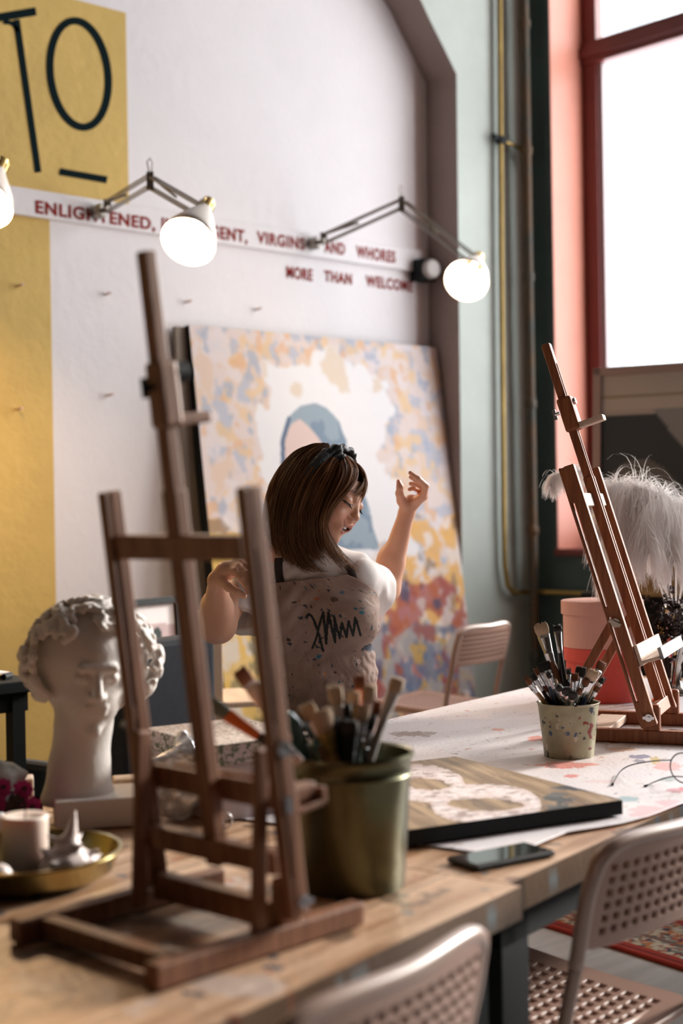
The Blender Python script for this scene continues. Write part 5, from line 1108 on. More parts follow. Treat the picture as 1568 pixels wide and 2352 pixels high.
# felt flowers and crumpled tissue
fl_ = P(40, 1850, 2.30)
t = thing('felt_flowers', 'magenta felt flowers lying at the left edge of the table', 'flowers', (fl_.x, fl_.y, ZT+.002)); rb_ = random.Random(4)
for k, (dx, dz) in enumerate([(-.02, .075), (.012, .07), (.0, .045), (.024, .040), (.016, .018), (-.03, .05), (-.012, .02)]):
    bm = bmesh.new(); c_ = c2w(dx, rb_.uniform(-.015, .015), dz+.004)
    for j in range(9):
        a = j*2*PI/9; d = c2w(math.cos(a), -.5+rb_.uniform(-.3, .3), math.sin(a)).normalized(); s = d.cross(RY).normalized()*.008
        p0, p1, p2 = c_, c_+d*.012, c_+d*.021; vs = [bm.verts.new(q) for q in (p0, p1+s, p2, p1-s)]; bm.faces.new(vs); 
    pe_ = fin('petals', bm, 'magenta' if k not in (2,) else 'darkflower', t); bm = bmesh.new(); bmesh.ops.create_icosphere(bm, subdivisions=1, radius=.006, matrix=Matrix.Translation(c_)); fin('flower_center', bm, 'darkflower', pe_)
bm = bmesh.new(); tube(bm, [(0, 0, 0), (.004, 0, .04), c2w(-.01, 0, .07)], .002, 6); fin('stem', bm, 'darkflower', t)
p = P(18, 1745, 2.32); crumple('tissue_paper', 'pale blue grey crumpled tissue heaped behind the magenta flowers at the left edge', 'tissue', (p.x-.01, p.y+.02, ZT+.045), (.062, .045, .042), mat('blue grey tissue', (.50, .55, .54), .7, var=.3, scale=14), 9, flat=False, h=.005)
bm = bmesh.new(); boxmm(bm, (-.06, -.045, 0), (.06, .045, .044)); o = fin('small_box', bm, 'darkflower', bevel=.003); o.location = (p.x-.01, p.y+.02, ZT+.001); tag(o, 'small dark box under the crumpled tissue at the left edge', 'box')
p = P(2, 1850, 2.22); crumple('tissue_paper', 'small white crumpled tissue in front of the magenta flowers at the left edge', 'tissue', (p.x, p.y, ZT+.002), (.030, .024, .03), 'shirt', 13, flat=False, h=.004)
# ================================================================ the woman
C3 = lambda px, py, Y: np.array(cp(px, py, Y))
# head frame: x forward (face), y towards her right ear (camera side), z up
hc = C3(746, 1131, 3.55); hf = np.array((.83, -.44, -.36)); hf /= np.linalg.norm(hf); hu = np.array((.43, .03, .90)); hu -= hf*(hu@hf); hu /= np.linalg.norm(hu); hs = np.cross(hf, hu); HR = np.stack([hf, hs, hu], 1); HS = 1.08
LH = lambda x, y, z: hc + HR @ (np.array((x, y, z))*HS)
hv = Vol(hc-.17, hc+.17, .0019)
E = lambda c, r, k=.01, sub=False: hv.ell(LH(*c), np.array(r)*HS, k, HR, sub)
K = lambda p, q, r1, r2, k=.006, sub=False: hv.cone(LH(*p), LH(*q), r1*HS, r2*HS, k, sub)
E((-.012, 0, .024), (.092, .074, .076)); E((.022, 0, -.030), (.060, .060, .076), .02); E((.046, 0, -.002), (.042, .056, .050), .02)
K((.062, 0, -.086), (.066, 0, -.090), .016, .015, .016)          # chin
E((.056, 0, -.060), (.026, .036, .028), .012); K((-.015, .052, -.060), (.052, .014, -.090), .012, .014, .016); K((-.015, -.052, -.060), (.052, -.014, -.090), .012, .014, .016)   # jaw
for s in (-1, 1):
    E((.060, s*.034, -.036), (.024, .024, .022), .014); E((.074, s*.020, -.052), (.014, .014, .014), .010)
    K((.074, s*.014, .022), (.062, s*.044, .020), .0085, .007, .010)                    # brow
    E((.091, s*.031, .004), (.014, .017, .011), .007, True)                              # socket
    E((.0735, s*.032, .001), (.0135, .0160, .0125), .003)                                # closed lid
    E((.0765, s*.032, -.0085), (.010, .014, .0050), .003)                                # lower lid / smile fold
    K((.093, s*.0085, -.034), (.086, s*.013, -.033), .0065, .0062, .004)                 # nostril wing
    K((.0945, s*.0055, -.0405), (.090, s*.007, -.038), .0026, .0022, .0015, True)
K((.080, 0, .012), (.096, 0, -.024), .0065, .0082, .007); E((.0965, 0, -.0265), (.0088, .0100, .0084), .005)
K((.089, 0, -.038), (.079, 0, -.047), .006, .006, .005)
# smiling mouth: upper lip, opening with teeth, lower lip
for i in range(6):
    a0, a1 = -1+i/3, -1+(i+1)/3
    pt = lambda a, dz, dx: (.0815+dx-.0150*a*a, a*.0290, -.0535+dz+.0120*a*a)
    K(pt(a0, 0, 0), pt(a1, 0, 0), .0036-.0018*abs(a0), .0036-.0018*abs(a1), .003)
    K(pt(a0, -.0150*(1-a0*a0)-.001, -.004), pt(a1, -.0150*(1-a1*a1)-.001, -.004), .0046-.0024*abs(a0), .0046-.0024*abs(a1), .003)
for i in range(6):
    a0, a1 = -.8+i*1.6/6, -.8+(i+1)*1.6/6; pt = lambda a: (.0845-.0150*a*a, a*.0290, -.0600+.0125*a*a)
    K(pt(a0), pt(a1), .0048*(1-a0*a0*.8), .0048*(1-a1*a1*.8), .0012, True)
K((-.020, 0, -.060), (-.058, 0, -.190), .048, .050, .02)          # neck root
# ear
E((-.012, .072, -.008), (.012, .006, .020), .003)
HV, HF = hv.mesh(); HV = relax(HV, HF, 1, .35)
loc = (HV-hc) @ HR / HS
skin_b = np.array((.73, .41, .28))
HC_ = np.broadcast_to(skin_b, HV.shape).copy()
def blob(c, r, col, a):
    global HC_
    d = ((loc-np.array(c))/np.array(r))**2; wgt = np.exp(-d.sum(1)*1.4)[:, None]*a; HC_ = HC_*(1-wgt)+np.array(col)*wgt
for s in (-1, 1):
    blob((.066, s*.036, -.036), (.03, .022, .02), (.70, .27, .20), .55)
    w_ = (np.abs(loc[:, 2]-(.0250-.15*np.maximum(np.abs(loc[:, 1])-.028, 0))) < .0032) & (np.abs(loc[:, 1]-s*.031) < .019) & (loc[:, 0] > .04); HC_[w_] = HC_[w_]*.35+np.array((.12, .06, .03))*.65
    w_ = (np.abs(loc[:, 2]-(-.0055+9*(np.abs(loc[:, 1])-.032)**2)) < .0016) & (np.abs(loc[:, 1]-s*.032) < .016) & (loc[:, 0] > .05); HC_[w_] = (.03, .014, .01)
blob((.108, 0, -.032), (.016, .014, .012), (.70, .30, .22), .4)
am = loc[:, 1]/.0290; zl = -.0535+.0120*am**2
w_ = (np.abs(am) < 1.02) & (loc[:, 0] > .058) & (loc[:, 2] < zl+.0034) & (loc[:, 2] > zl-.0175*(1-np.clip(am**2, 0, 1))-.0022); HC_[w_] = (.46, .17, .13)
w_ &= (loc[:, 2] < zl-.0035) & (loc[:, 2] > zl-.0125*(1-np.clip(am**2, 0, 1))) & (np.abs(am) < .85); HC_[w_] = (.10, .02, .02)
pers = thing('person', 'smiling brown haired person in white tee and stained apron, both hands lifted behind the table', 'person', c2w(*hc[:2], 0)); PO = np.array(pers.location)
# arms: fine volumes
def arm(segs, lo, hi, h): 
    v = Vol(lo, hi, h)
    for f_ in segs: f_(v)
    V, F = v.mesh(); return relax(V, F, 1, .4), F
# her right arm (photo left)
shR, elR, wrR = C3(578, 1305, 3.58), C3(500, 1436, 3.40), C3(499, 1333, 3.235)
def armR(v):
    v.cone(shR*.75+elR*.25+[0, .012, 0], elR, .036, .037, .01); v.cone(elR+np.array((0, .012, -.002)), elR+np.array((-.004, .0, 0)), .036, .037, .02)
    m = elR*.62+wrR*.38; v.cone(elR, m, .039, .034, .02); v.cone(m, wrR, .034, .0205, .012); v.ell(elR*.72+wrR*.28+np.array((-.005, 0, 0)), (.030, .036, .055), .03)
    pal = C3(518, 1312, 3.225); v.cone(wrR, pal, .021, .022, .010)
    bs = [C3(541, 1313, 3.195), C3(549, 1304, 3.205), C3(553, 1296, 3.218), C3(552, 1289, 3.232)]
    for b_ in bs: v.cone(pal, b_, .017, .0112, .008)
    fs = [[bs[0], C3(556, 1331, 3.175), C3(566, 1346, 3.168), C3(571, 1358, 3.168)], [bs[1], C3(567, 1319, 3.180), C3(579, 1337, 3.172), C3(584, 1350, 3.174)], [bs[2], C3(573, 1307, 3.197), C3(587, 1325, 3.19), C3(593, 1338, 3.19)], [bs[3], C3(568, 1293, 3.222), C3(583, 1306, 3.215), C3(590, 1318, 3.213)]]
    for k, f_ in enumerate(fs): v.chain(f_, [.0100, .0086, .0076, .0062] if k < 3 else [.009, .0075, .0066, .0055], .003)
    v.chain([C3(508, 1333, 3.215), C3(526, 1349, 3.185), C3(546, 1361, 3.168), C3(561, 1370, 3.163)], [.0130, .0098, .0080, .0062], .006)
AR = arm([armR], np.minimum(np.minimum(shR, elR), wrR)-[.06, .10, .07], C3(600, 1270, 3.66)+[.03, .03, .03], .0021)
# her left arm (photo right), raised
shL, elL, wrL = C3(818, 1322, 3.56), C3(884, 1350, 3.77), C3(934, 1176, 3.74)
def armL(v):
    v.cone(shL*.72+elL*.28, elL, .036, .036, .01); v.cone(elL, elL+np.array((.004, 0, -.004)), .036, .034, .01); m = elL*.66+wrL*.34
    v.cone(elL, m, .037, .032, .015); v.cone(m, wrL, .032, .0205, .012); v.ell(elL*.72+wrL*.28+np.array((-.008, 0, 0)), (.030, .032, .055), .02)
    pal = C3(944, 1152, 3.735); v.cone(wrL, pal, .0205, .019, .010)
    ms = [C3(972, 1139, 3.70), C3(974, 1140, 3.722), C3(970, 1144, 3.742), C3(962, 1148, 3.760)]
    for b_ in ms: v.cone(C3(946, 1157, 3.735), b_, .0155, .0100, .007)
    v.cone(C3(930, 1160, 3.725), C3(922, 1148, 3.71), .016, .0125, .008)
    fs = [[ms[0], C3(978, 1116, 3.672), C3(960, 1099, 3.655), C3(942, 1086, 3.65)], [ms[1], C3(977, 1117, 3.688), C3(958, 1104, 3.668), C3(943, 1096, 3.664)], [ms[2], C3(973, 1121, 3.712), C3(955, 1112, 3.69), C3(943, 1111, 3.684)], [ms[3], C3(964, 1128, 3.735), C3(950, 1121, 3.712), C3(940, 1124, 3.706)]]
    for k, f_ in enumerate(fs): v.chain(f_, [.0092, .0080, .0072, .0056] if k < 3 else [.0085, .0072, .0064, .0052], .0025)
    v.chain([C3(922, 1152, 3.712), C3(917, 1133, 3.690), C3(918, 1118, 3.680), C3(915, 1106, 3.676)], [.0125, .0100, .0086, .0058], .005)
AL = arm([armL], C3(800, 1400, 3.50)-[.03, .0, .03], C3(1000, 1060, 3.86)+[.01, .0, .01], .0021)
# trunk and legs
tv = Vol((-.36, 2.98, .02), (.34, 3.92, 1.22), .006)
nk0 = LH(-.045, 0, -.12); nk1 = C3(697, 1283, 3.585)
tv.cone(nk0, nk1, .050, .056, .02); tv.cone(nk1, C3(600, 1300, 3.60), .050, .046, .04); tv.cone(nk1, C3(806, 1318, 3.585), .050, .045, .04)
tv.ell(C3(712, 1400, 3.60), (.135, .088, .150), .05); tv.ell(C3(735, 1545, 3.60), (.115, .085, .14), .05); tv.ell(C3(748, 1690, 3.63), (.155, .105, .12), .05)
for px in (652, 792): tv.ell(C3(px, 1425, 3.535), (.052, .052, .056), .04)
hipL, hipR = C3(820, 1770, 3.60), C3(690, 1770, 3.60); hipL[2] = hipR[2] = .53
kL, kR = np.array((hipL[0]+.03, 3.17, .50)), np.array((hipR[0]-.03, 3.17, .50)); aL, aR = np.array((kL[0], 3.20, .09)), np.array((kR[0], 3.20, .09))
for h_, k_, a_ in ((hipL, kL, aL), (hipR, kR, aR)):
    tv.cone(h_, k_, .080, .052, .03); tv.cone(k_, a_, .050, .033, .02); tv.cone(a_, a_+[0, -.12, -.045], .035, .028, .01)
TV, TFc = tv.mesh()
parts = [(HV, HF, HC_), (AR[0], AR[1], None), (AL[0], AL[1], None), (TV, TFc, None)]
VV, FF, CC = [], [], []; off = 0
for V, F, c_ in parts:
    if c_ is None:
        c_ = np.broadcast_to(skin_b, V.shape).copy()
    VV.append(V); FF.append(F+off); CC.append(c_); off += len(V)
body = npmesh('body', c2wn(np.concatenate(VV))-PO, np.concatenate(FF), 'skin', pers, col=np.concatenate(CC))
# teeth
bm = bmesh.new()
for i in range(10):
    a = -.72+i*1.44/9; c_ = LH(.0818-.0150*a*a, a*.0275, -.0570+.0118*a*a); nrm_ = HR @ np.array((1, a*.9, 0)); R_ = axes(c2w(*nrm_), c2w(*hu)); box(bm, c2w(*c_)-Vector(PO), (.0046, .004, .0072 if 2 < i < 7 else .0058), R_)
fin('teeth', bm, mat('teeth', (.86, .80, .72), .25), pers, bevel=.0008)
bm = bmesh.new()
for s in (-1, 1):                                               # lashes
    for i in range(16):
        a = -1+i*2/15; p = LH(.0855-.010*a*a, s*.032+a*.0145, -.0055+.0022*a*a); q = LH(.0935-.010*a*a, s*.032+a*.0185, -.0125+.003*a*a); tube(bm, [c2w(*p)-Vector(PO), c2w(*((p+q)/2+[0, 0, -.0015]))-Vector(PO), c2w(*q)-Vector(PO)], .0005, 4, radii=[.0007, .0005, .0002])
fin('eyelashes', bm, 'blackm', pers)
# trousers
jv = Vol((-.36, 2.98, .02), (.34, 3.92, .80), .007)
jv.ell(C3(748, 1690, 3.63), (.165, .115, .125), .05)
for h_, k_, a_ in ((hipL, kL, aL), (hipR, kR, aR)): jv.cone(h_, k_, .090, .064, .03); jv.cone(k_, a_+[0, 0, .06], .062, .050, .02)
jv.cut((0, 0, .70), (0, 0, 1)); V, F = jv.mesh(); npmesh('trousers', c2wn(V)-PO, F, 'denim', pers)
for a_ in (aL, aR):
    sv = Vol(a_-[.06, .22, .12], a_+[.06, .08, .08], .005); sv.cone(a_+[0, .02, -.03], a_+[0, -.14, -.045], .042, .036, .02); sv.cut((0, 0, .012), (0, 0, -1)); V, F = sv.mesh(); npmesh('shoe', c2wn(V)-PO, F, 'blackm', pers)
# tee
sv = Vol((-.34, 3.26, .58), (.20, 3.86, 1.22), .0032)
g = .012
sv.cone(nk1+[0, 0, -.02], C3(596, 1302, 3.60), .060, .058, .05); sv.cone(nk1+[0, 0, -.02], C3(812, 1322, 3.585), .062, .061, .05)
sv.ell(C3(712, 1400, 3.60), (.135+g, .088+g, .150+g), .05); sv.ell(C3(735, 1545, 3.60), (.118+g, .088+g, .145), .05); sv.ell(C3(748, 1690, 3.63), (.155+g, .105+g, .12), .05)
for px in (652, 792): sv.ell(C3(px, 1425, 3.535), (.052+g, .052+g, .056+g), .045)
# sleeves
def sleeve(v, s0, s1, r0, r1, end, n_):
    v.cone(s0, s1, r0, r1, .03)
# sleeve caps are made by cutting a separate volume
def tee_sleeve(sh, el, r0, r1, frac, drop, h=.0026):
    d = el-sh; L_ = np.linalg.norm(d); d = d/L_; e = sh+d*L_*frac; lo = np.minimum(sh, el)-.12; hi = np.maximum(sh, el)+.12
    v = Vol(lo, hi, h); v.cone(sh-d*.005, el+d*.0, r0, r1, .01)
    if drop is not None: v.ell(e+np.array(drop), (r1*.95, r1*.8, r1*1.0), .03)
    v.cut(e, d); v.cone(sh+d*L_*(.35 if frac < .9 else .72), el+d*.1, r0*.6, r1*.93, .004, sub=True); return v
slR = tee_sleeve(shR+[.006, .0, -.002], elR+[.040, .072, .004], .060, .056, .98, (.012, 0, -.016))
slL = tee_sleeve(shL+[.006, 0.01, -.006], elL+[-.008, -.01, -.012], .052, .060, .66, (-.002, 0, -.020))
# neck opening
sv.ell(nk1*.55+nk0*.45+np.array((.012, -.03, .008)), (.062, .064, .050), .004, sub=True)
sv.cut(C3(735, 1760, 3.6), (0, 0, -1))
x_, y_, z_ = [sv.lo[i]+np.arange(sv.n[i])*sv.h for i in range(3)]
X3, Y3, Z3 = x_[:, None, None], y_[None, :, None], z_[None, None, :]
fold = .0028*np.sin(X3*62+Z3*34+2.2*np.sin(Z3*21))*np.sin(Z3*17+X3*9) + .0018*np.sin(Z3*120-X3*70+3*np.sin(X3*30)); sv.D = sv.D+fold.astype(np.float32)
TEE = []
V, F = sv.mesh(); TEE.append((relax(V, F, 2, .5), F))
for v in (slR, slL):
    x_, y_, z_ = [v.lo[i]+np.arange(v.n[i])*v.h for i in range(3)]; X3, Y3, Z3 = x_[:, None, None], y_[None, :, None], z_[None, None, :]
    v.D = v.D + (.0022*np.sin(X3*95+Z3*60+2*np.sin(Y3*40))*np.sin(Z3*40-X3*22)).astype(np.float32); V, F = v.mesh(); TEE.append((relax(V, F, 2, .5), F))
VV, FF, off = [], [], 0
for V, F in TEE: VV.append(V); FF.append(F+off); off += len(V)
npmesh('white_tee', c2wn(np.concatenate(VV))-PO, np.concatenate(FF), 'shirt', pers)
bm = bmesh.new(); nc = nk1*.55+nk0*.45+np.array((.012, -.03, .008))
# apron bib laid round the trunk
nu, nv = 250, 330
top, bot = 1336, 1790
u, v = np.meshgrid(np.linspace(0, 1, nu), np.linspace(0, 1, nv), indexing='ij')
py = top + v*(bot-top); zc = np.empty_like(py); axp = 706 + (py-1336)*.115
zc = HC - (py-1176-.0167*60)/FP*3.58 ; cxa = (axp-784)/FP*3.60; cya = 3.605+0*py
th0 = np.radians(-46 - 10*np.clip((py-1440)/250, 0, 1)); th1 = np.radians(42 + 40*np.clip((py-1336)/70, 0, 1)**.8)
th = th0+(th1-th0)*u; dx, dy = np.sin(th), -np.cos(th)
zz = zc + .008*(u-.0)*0 + (1-v)*(.020*u)
r_ = np.full(u.shape, .02)
for it in range(70):
    Pn = np.stack([cxa+dx*r_, cya+dy*r_, np.minimum(zz, 1.20)], -1); d_ = sv.sample(Pn); r_ = r_+np.where(d_ < .0075, .0035, 0)
for _ in range(10):                                               # cloth bridges hollows
    rs = r_.copy(); rs[1:-1, 1:-1] = (r_[2:, 1:-1]+r_[:-2, 1:-1]+r_[1:-1, 2:]+r_[1:-1, :-2])/4; rs[0] = rs[1]; rs[-1] = rs[-2]; rs[:, 0] = rs[:, 1]; rs[:, -1] = rs[:, -2]; r_ = np.maximum(rs, r_-.0004)
r_ += .0035*np.sin(th*6+v*5)*v + .002*np.sin(v*21+u*4) + .003
AP = np.stack([cxa+dx*r_, cya+dy*r_, zz], -1); AW = c2wn(AP)
X, Y = proj(AW); C = np.zeros(AW.shape); C[:] = (.35, .245, .20); a_ = fbm(u*14, v*20, 181); C *= (.82+.36*a_)[..., None]
dk = fbm(u*8, v*9, 183)*np.clip((Y-1500)/200, 0, 1); C = lerpc(C, (.055, .035, .03), np.clip((dk-.28)*3.2, 0, .9))
for s_, th_, col in ((190, .79, (.035, .05, .07)), (193, .82, (.03, .12, .17)), (196, .84, (.36, .10, .04)), (199, .82, (.45, .36, .30)), (202, .78, (.05, .04, .035))):
    m = fbm(u*24+s_, v*34+s_*.3, s_, 3) > th_; C[m] = np.array(col)
sc_ = lambda pl: [(400+a/2.24, 980+b/2.24) for a, b in pl]
jx, jy = X+.7*(vnoise(u*60, v*80, 5)-.5), Y+.7*(vnoise(u*60, v*80, 8)-.5)
for pl in ([(683, 975), (692, 966), (706, 974), (722, 1000), (738, 1045), (752, 1095), (766, 1150)], [(712, 1137), (730, 1085), (750, 1015), (768, 955), (776, 1030), (782, 1115), (788, 1040), (794, 955), (808, 1025), (828, 1106), (826, 1040), (824, 985), (836, 1030), (852, 1086), (862, 1010), (874, 1045), (885, 1082), (890, 1040), (896, 1002), (908, 1040), (918, 1072), (924, 1030), (930, 984), (942, 1020), (956, 1070)]):
    m = dpoly(jx, jy, sc_(pl)) < 2.9; C[m] = (.010, .016, .018)
for (a, b, rx, ry, col) in ((768, 1377, 10, 5, (.12, .07, .05)), (732, 1507, 7, 5, (.03, .16, .24)), (848, 1488, 16, 8, (.02, .03, .05)), (728, 1376, 8, 3, (.5, .16, .08)), (830, 1408, 6, 5, (.04, .17, .24)), (745, 1548, 3, 3, (.6, .25, .05)), (822, 1519, 6, 6, (.55, .42, .36)), (784, 1362, 5, 4, (.08, .14, .2))):
    m = ((X-a)/rx)**2+((Y-b)/ry)**2 < (1+.8*(vnoise(X*.4, Y*.4, 3)-.5))**2; C[m] = col
npmesh('apron', AW.reshape(-1, 3)-PO, grid_faces(nu, nv), 'apron', pers, col=C, solid=.0022)
# straps over the shoulders
def onshirt(px, py, d=.004):
    for Y_ in np.arange(3.30, 3.75, .004):
        if sv.sample(np.array([C3(px, py, Y_)]))[0] < d: return C3(px, py, Y_)
    return C3(px, py, 3.56)
def strap(pix, w_):
    pts = [c2w(*onshirt(px, py, .007)) for px, py in pix]; pts = smoothpath(pts, 6); bm = bmesh.new(); L, R_ = [], []
    for i, p in enumerate(pts):
        t_ = (pts[min(i+1, len(pts)-1)]-pts[max(i-1, 0)]).normalized(); s = t_.cross(RY).normalized()*w_/2; L.append(bm.verts.new(p+s-Vector(PO))); R_.append(bm.verts.new(p-s-Vector(PO)))
    for i in range(len(pts)-1): bm.faces.new((L[i], L[i+1], R_[i+1], R_[i]))
    o = fin('apron_strap', bm, 'strap', pers, smooth=True); so = o.modifiers.new('t', 'SOLIDIFY'); so.thickness = .003; so.offset = 0
strap([(645, 1344), (641, 1325), (639, 1300), (642, 1275), (650, 1262)], .020); strap([(812, 1332), (806, 1312), (796, 1298)], .018)
# ---- hair: guide driven strands over a solid cap
HCc = LH(-.016, 0, .022); rad = np.array((.103, .084, .087))*HS
def cap_project(p, k=1.0):
    l = (p-HCc) @ HR; q = np.sqrt(((l/(rad*k))**2).sum()); return HCc + HR @ (l/q) if q < 1 else p
hvv = Vol(hc-[.19, .17, .22], hc+[.15, .17, .16], .004)
hvv.ell(HCc, rad*.95, .01, HR)
# mass behind the face and down the nape
hvv.chain([LH(-.045, .0, .02), LH(-.070, .0, -.03), C3(668, 1180, 3.57), C3(668, 1240, 3.575)], [.068, .064, .056, .036], .02)
hvv.ell(LH(-.025, .045, -.015), (.045, .035, .065), .02, HR)
for c_, r_2 in (((.092, 0, -.035), (.075, .12, .082)),): hvv.ell(LH(*c_), np.array(r_2)*HS, .012, HR, sub=True)
V, F = hvv.mesh(); V = relax(V, F, 2, .5); l = (V-hc) @ HR
n_ = fbm(np.arctan2(l[:, 1], l[:, 2])*9+50, l[:, 0]*20+50, 7, 3); CH = np.array((.030, .014, .008))*(.6+.8*n_)[:, None]
VV, FF, CC = [V], [F], [CH]; off = len(V)
rh = np.random.default_rng(21)
def near(px, py, k=1.05, dflt=3.50):       # depth of the near side of the skull cap or of the tee under a photo point
    u_, v_ = ray(px, py); d = np.array((u_, 1, v_)); o = np.array((0, 0, HC)); A_ = (d @ HR)/(rad*k); B_ = ((o-HCc) @ HR)/(rad*k)
    q2, q1, q0 = A_@A_, 2*A_@B_, B_@B_-1; dd = q1*q1-4*q2*q0
    Yt = np.arange(3.34, 3.78, .003); PT = np.stack([u_*Yt, Yt, HC+v_*Yt], 1); m_ = (hvv.sample(PT) < 0) & ((PT > hvv.lo) & (PT < hvv.lo+(hvv.n-2)*hvv.h)).all(1); m_ |= (hv.sample(PT) < 0) & ((PT > hv.lo) & (PT < hv.lo+(hv.n-2)*hv.h)).all(1)
    if m_.any(): return Yt[np.argmax(m_)]-.006-(k-1.02)*.12
    return dflt
def tee_y(px, py):
    for Y_ in np.arange(3.36, 3.62, .006):
        if sv.sample(np.array([C3(px, py, Y_)]))[0] < .010: return Y_
    return 3.60
GS = []
def guide(pts, dfl=3.545, k=1.05):
    Ys = [near(px, py, k, None if False else 9) for px, py in pts]
    for i in range(len(Ys)):
        if Ys[i] == 9: Ys[i] = dfl if i == 0 else (Ys[i-1]*.6+dfl*.4 if Ys[i-1] < 9 else dfl)
        if pts[i][1] > 1195: Ys[i] = min(Ys[i], tee_y(*pts[i])-.006, 3.503)
    return np.array([[px, py, y] for (px, py), y in zip(pts, Ys)])
S = 20
def spline(Pt):                             # Catmull-Rom through guide rows
    n = len(Pt); out = []
    Q = np.vstack([2*Pt[0]-Pt[1], Pt, 2*Pt[-1]-Pt[-2]])
    for t in np.linspace(0, n-1.0001, S+1):
        i = int(t); f = t-i; a_, b_, c_, d_ = Q[i], Q[i+1], Q[i+2], Q[i+3]
        out.append(.5*(2*b_+(c_-a_)*f+(2*a_-5*b_+4*c_-d_)*f*f+(3*b_-a_-3*c_+d_)*f**3))
    return np.array(out)
def locks(G, nst, w0, jit, cmul=1.0, flick=6, lenv=.18, clump=7, depth=.012):
    global off
    G = [spline(g_) for g_ in G]; n = len(G)
    for k in range(nst//clump):
        t0 = rh.uniform(0, n-1.001); cj = rh.normal(size=2)*jit; cd = rh.normal()*depth*.5; cur = rh.normal(size=2)*flick; cc0 = rh.random(); ls = 1-rh.random()*lenv
        for m_ in range(clump):
            t = np.clip(t0+rh.normal()*.10, 0, n-1.001); i = int(t); f = t-i; g_ = G[i]*(1-f)+G[i+1]*f
            jj = np.linspace(0, 1, S+1); q = jj*ls*(1-rh.random()*.08)*S; i0 = np.minimum(q.astype(int), S-1); fr_ = (q-i0)[:, None]; g_ = g_[i0]*(1-fr_)+g_[i0+1]*fr_
            sp = rh.normal(size=2)*jit*.35
            g_ = g_.copy(); g_[:, 0] += cj[0]*(.3+.7*jj)+sp[0]+cur[0]*jj**3; g_[:, 1] += (cj[1]+sp[1])*.6+cur[1]*jj**3*.4; g_[:, 2] += (cd+rh.normal()*depth*.3)*(.3+jj)-.002
            pts = np.array([C3(*r_) for r_ in g_]); t_ = np.gradient(pts, axis=0); t_ /= np.linalg.norm(t_, axis=1)[:, None]; nr = np.tile(np.array((0, -1., 0)), (S+1, 1)); s = np.cross(t_, nr); s /= np.linalg.norm(s, axis=1)[:, None]+1e-9; b_ = np.cross(t_, s)
            ww = (w0*(.6+.4*np.sin(np.minimum(jj*2.2, 1.57)))*(1-.88*jj**3))[:, None]
            VV.append(np.stack([pts+s*ww, pts+b_*ww*.5, pts-s*ww, pts-b_*ww*.5], 1).reshape(-1, 3))
            i, k4 = np.meshgrid(np.arange(S), np.arange(4), indexing='ij'); FF.append((np.stack([i*4+k4, i*4+(k4+1) % 4, (i+1)*4+(k4+1) % 4, (i+1)*4+k4], -1).reshape(-1, 4)+off)); off += 4*(S+1)
            r_ = np.clip(cc0+rh.normal()*.15, 0, 1); cb = (np.array((.040, .016, .007))*(1-r_**2)+np.array((.20, .085, .034))*r_**2)*cmul
            col = cb[None]*(1-.5*jj[:, None]**2) + np.array((.26, .15, .08))*.5*jj[:, None]**2; CC.append(np.repeat(col, 4, 0))
BK = [guide(p, 3.57, 1.02) for p in ([(742, 1023), (690, 1035), (648, 1075), (622, 1120), (612, 1170), (604, 1205), (598, 1222)], [(742, 1023), (690, 1038), (650, 1085), (630, 1140), (622, 1200), (626, 1245), (634, 1262)], [(744, 1025), (700, 1045), (665, 1095), (645, 1155), (640, 1215), (650, 1265), (668, 1302)],
      [(748, 1028), (712, 1052), (682, 1105), (664, 1165), (658, 1225), (668, 1270), (690, 1312)], [(750, 1032), (722, 1062), (698, 1115), (684, 1175), (680, 1230), (696, 1275), (728, 1313)], [(755, 1040), (735, 1075), (714, 1125), (702, 1180), (702, 1230), (716, 1265), (742, 1298)],
      [(765, 1055), (748, 1090), (728, 1138), (716, 1188), (718, 1232), (728, 1262), (740, 1292)], [(778, 1065), (764, 1100), (746, 1142), (732, 1185), (730, 1225), (738, 1256), (752, 1280)])]
locks(BK, 2600, .00150, 5, 1.15, flick=9, lenv=.30)
FR = [guide(p, 3.57, 1.07) for p in ([(782, 1062), (776, 1092), (760, 1130), (744, 1168), (735, 1205), (738, 1245), (752, 1282)], [(788, 1058), (790, 1085), (776, 1118), (758, 1150), (744, 1185), (741, 1215), (748, 1242)], [(793, 1054), (805, 1076), (798, 1108), (778, 1136), (760, 1162), (750, 1186), (746, 1205)], [(797, 1052), (818, 1074), (818, 1100), (800, 1126), (782, 1146), (770, 1160), (762, 1172)])]
locks(FR, 900, .0012, 3, 1.35, flick=3, lenv=.25)
F2g = [guide(p, 3.52, 1.07) for p in ([(797, 1052), (824, 1074), (834, 1100), (826, 1118), (812, 1132), (802, 1142)], [(799, 1052), (830, 1074), (841, 1102), (838, 1130), (830, 1152), (826, 1166)])]
locks(F2g, 180, .0008, 2, 1.7, flick=3, lenv=.4, clump=4)
TP = [guide(p, 3.52, 1.10) for p in ([(776, 1090), (765, 1130), (752, 1170), (748, 1215), (768, 1258), (792, 1292), (815, 1320)], [(770, 1110), (755, 1150), (742, 1195), (742, 1235), (762, 1275), (786, 1300), (806, 1312)], [(735, 1120), (718, 1170), (706, 1220), (700, 1255), (708, 1285), (735, 1308), (758, 1312)], [(700, 1100), (680, 1160), (672, 1220), (672, 1262), (684, 1290), (706, 1310), (736, 1316)])]
for g_ in (TP[:2], TP[2:]): locks(g_, 140, .0010, 4, 1.6, flick=9, lenv=.25, clump=5)
# far side hair closing the crown
CR = [guide(p, 3.56, 1.03) for p in ([(738, 1022), (760, 1022), (775, 1032), (785, 1048)], [(700, 1030), (735, 1030), (752, 1045), (758, 1070)])]
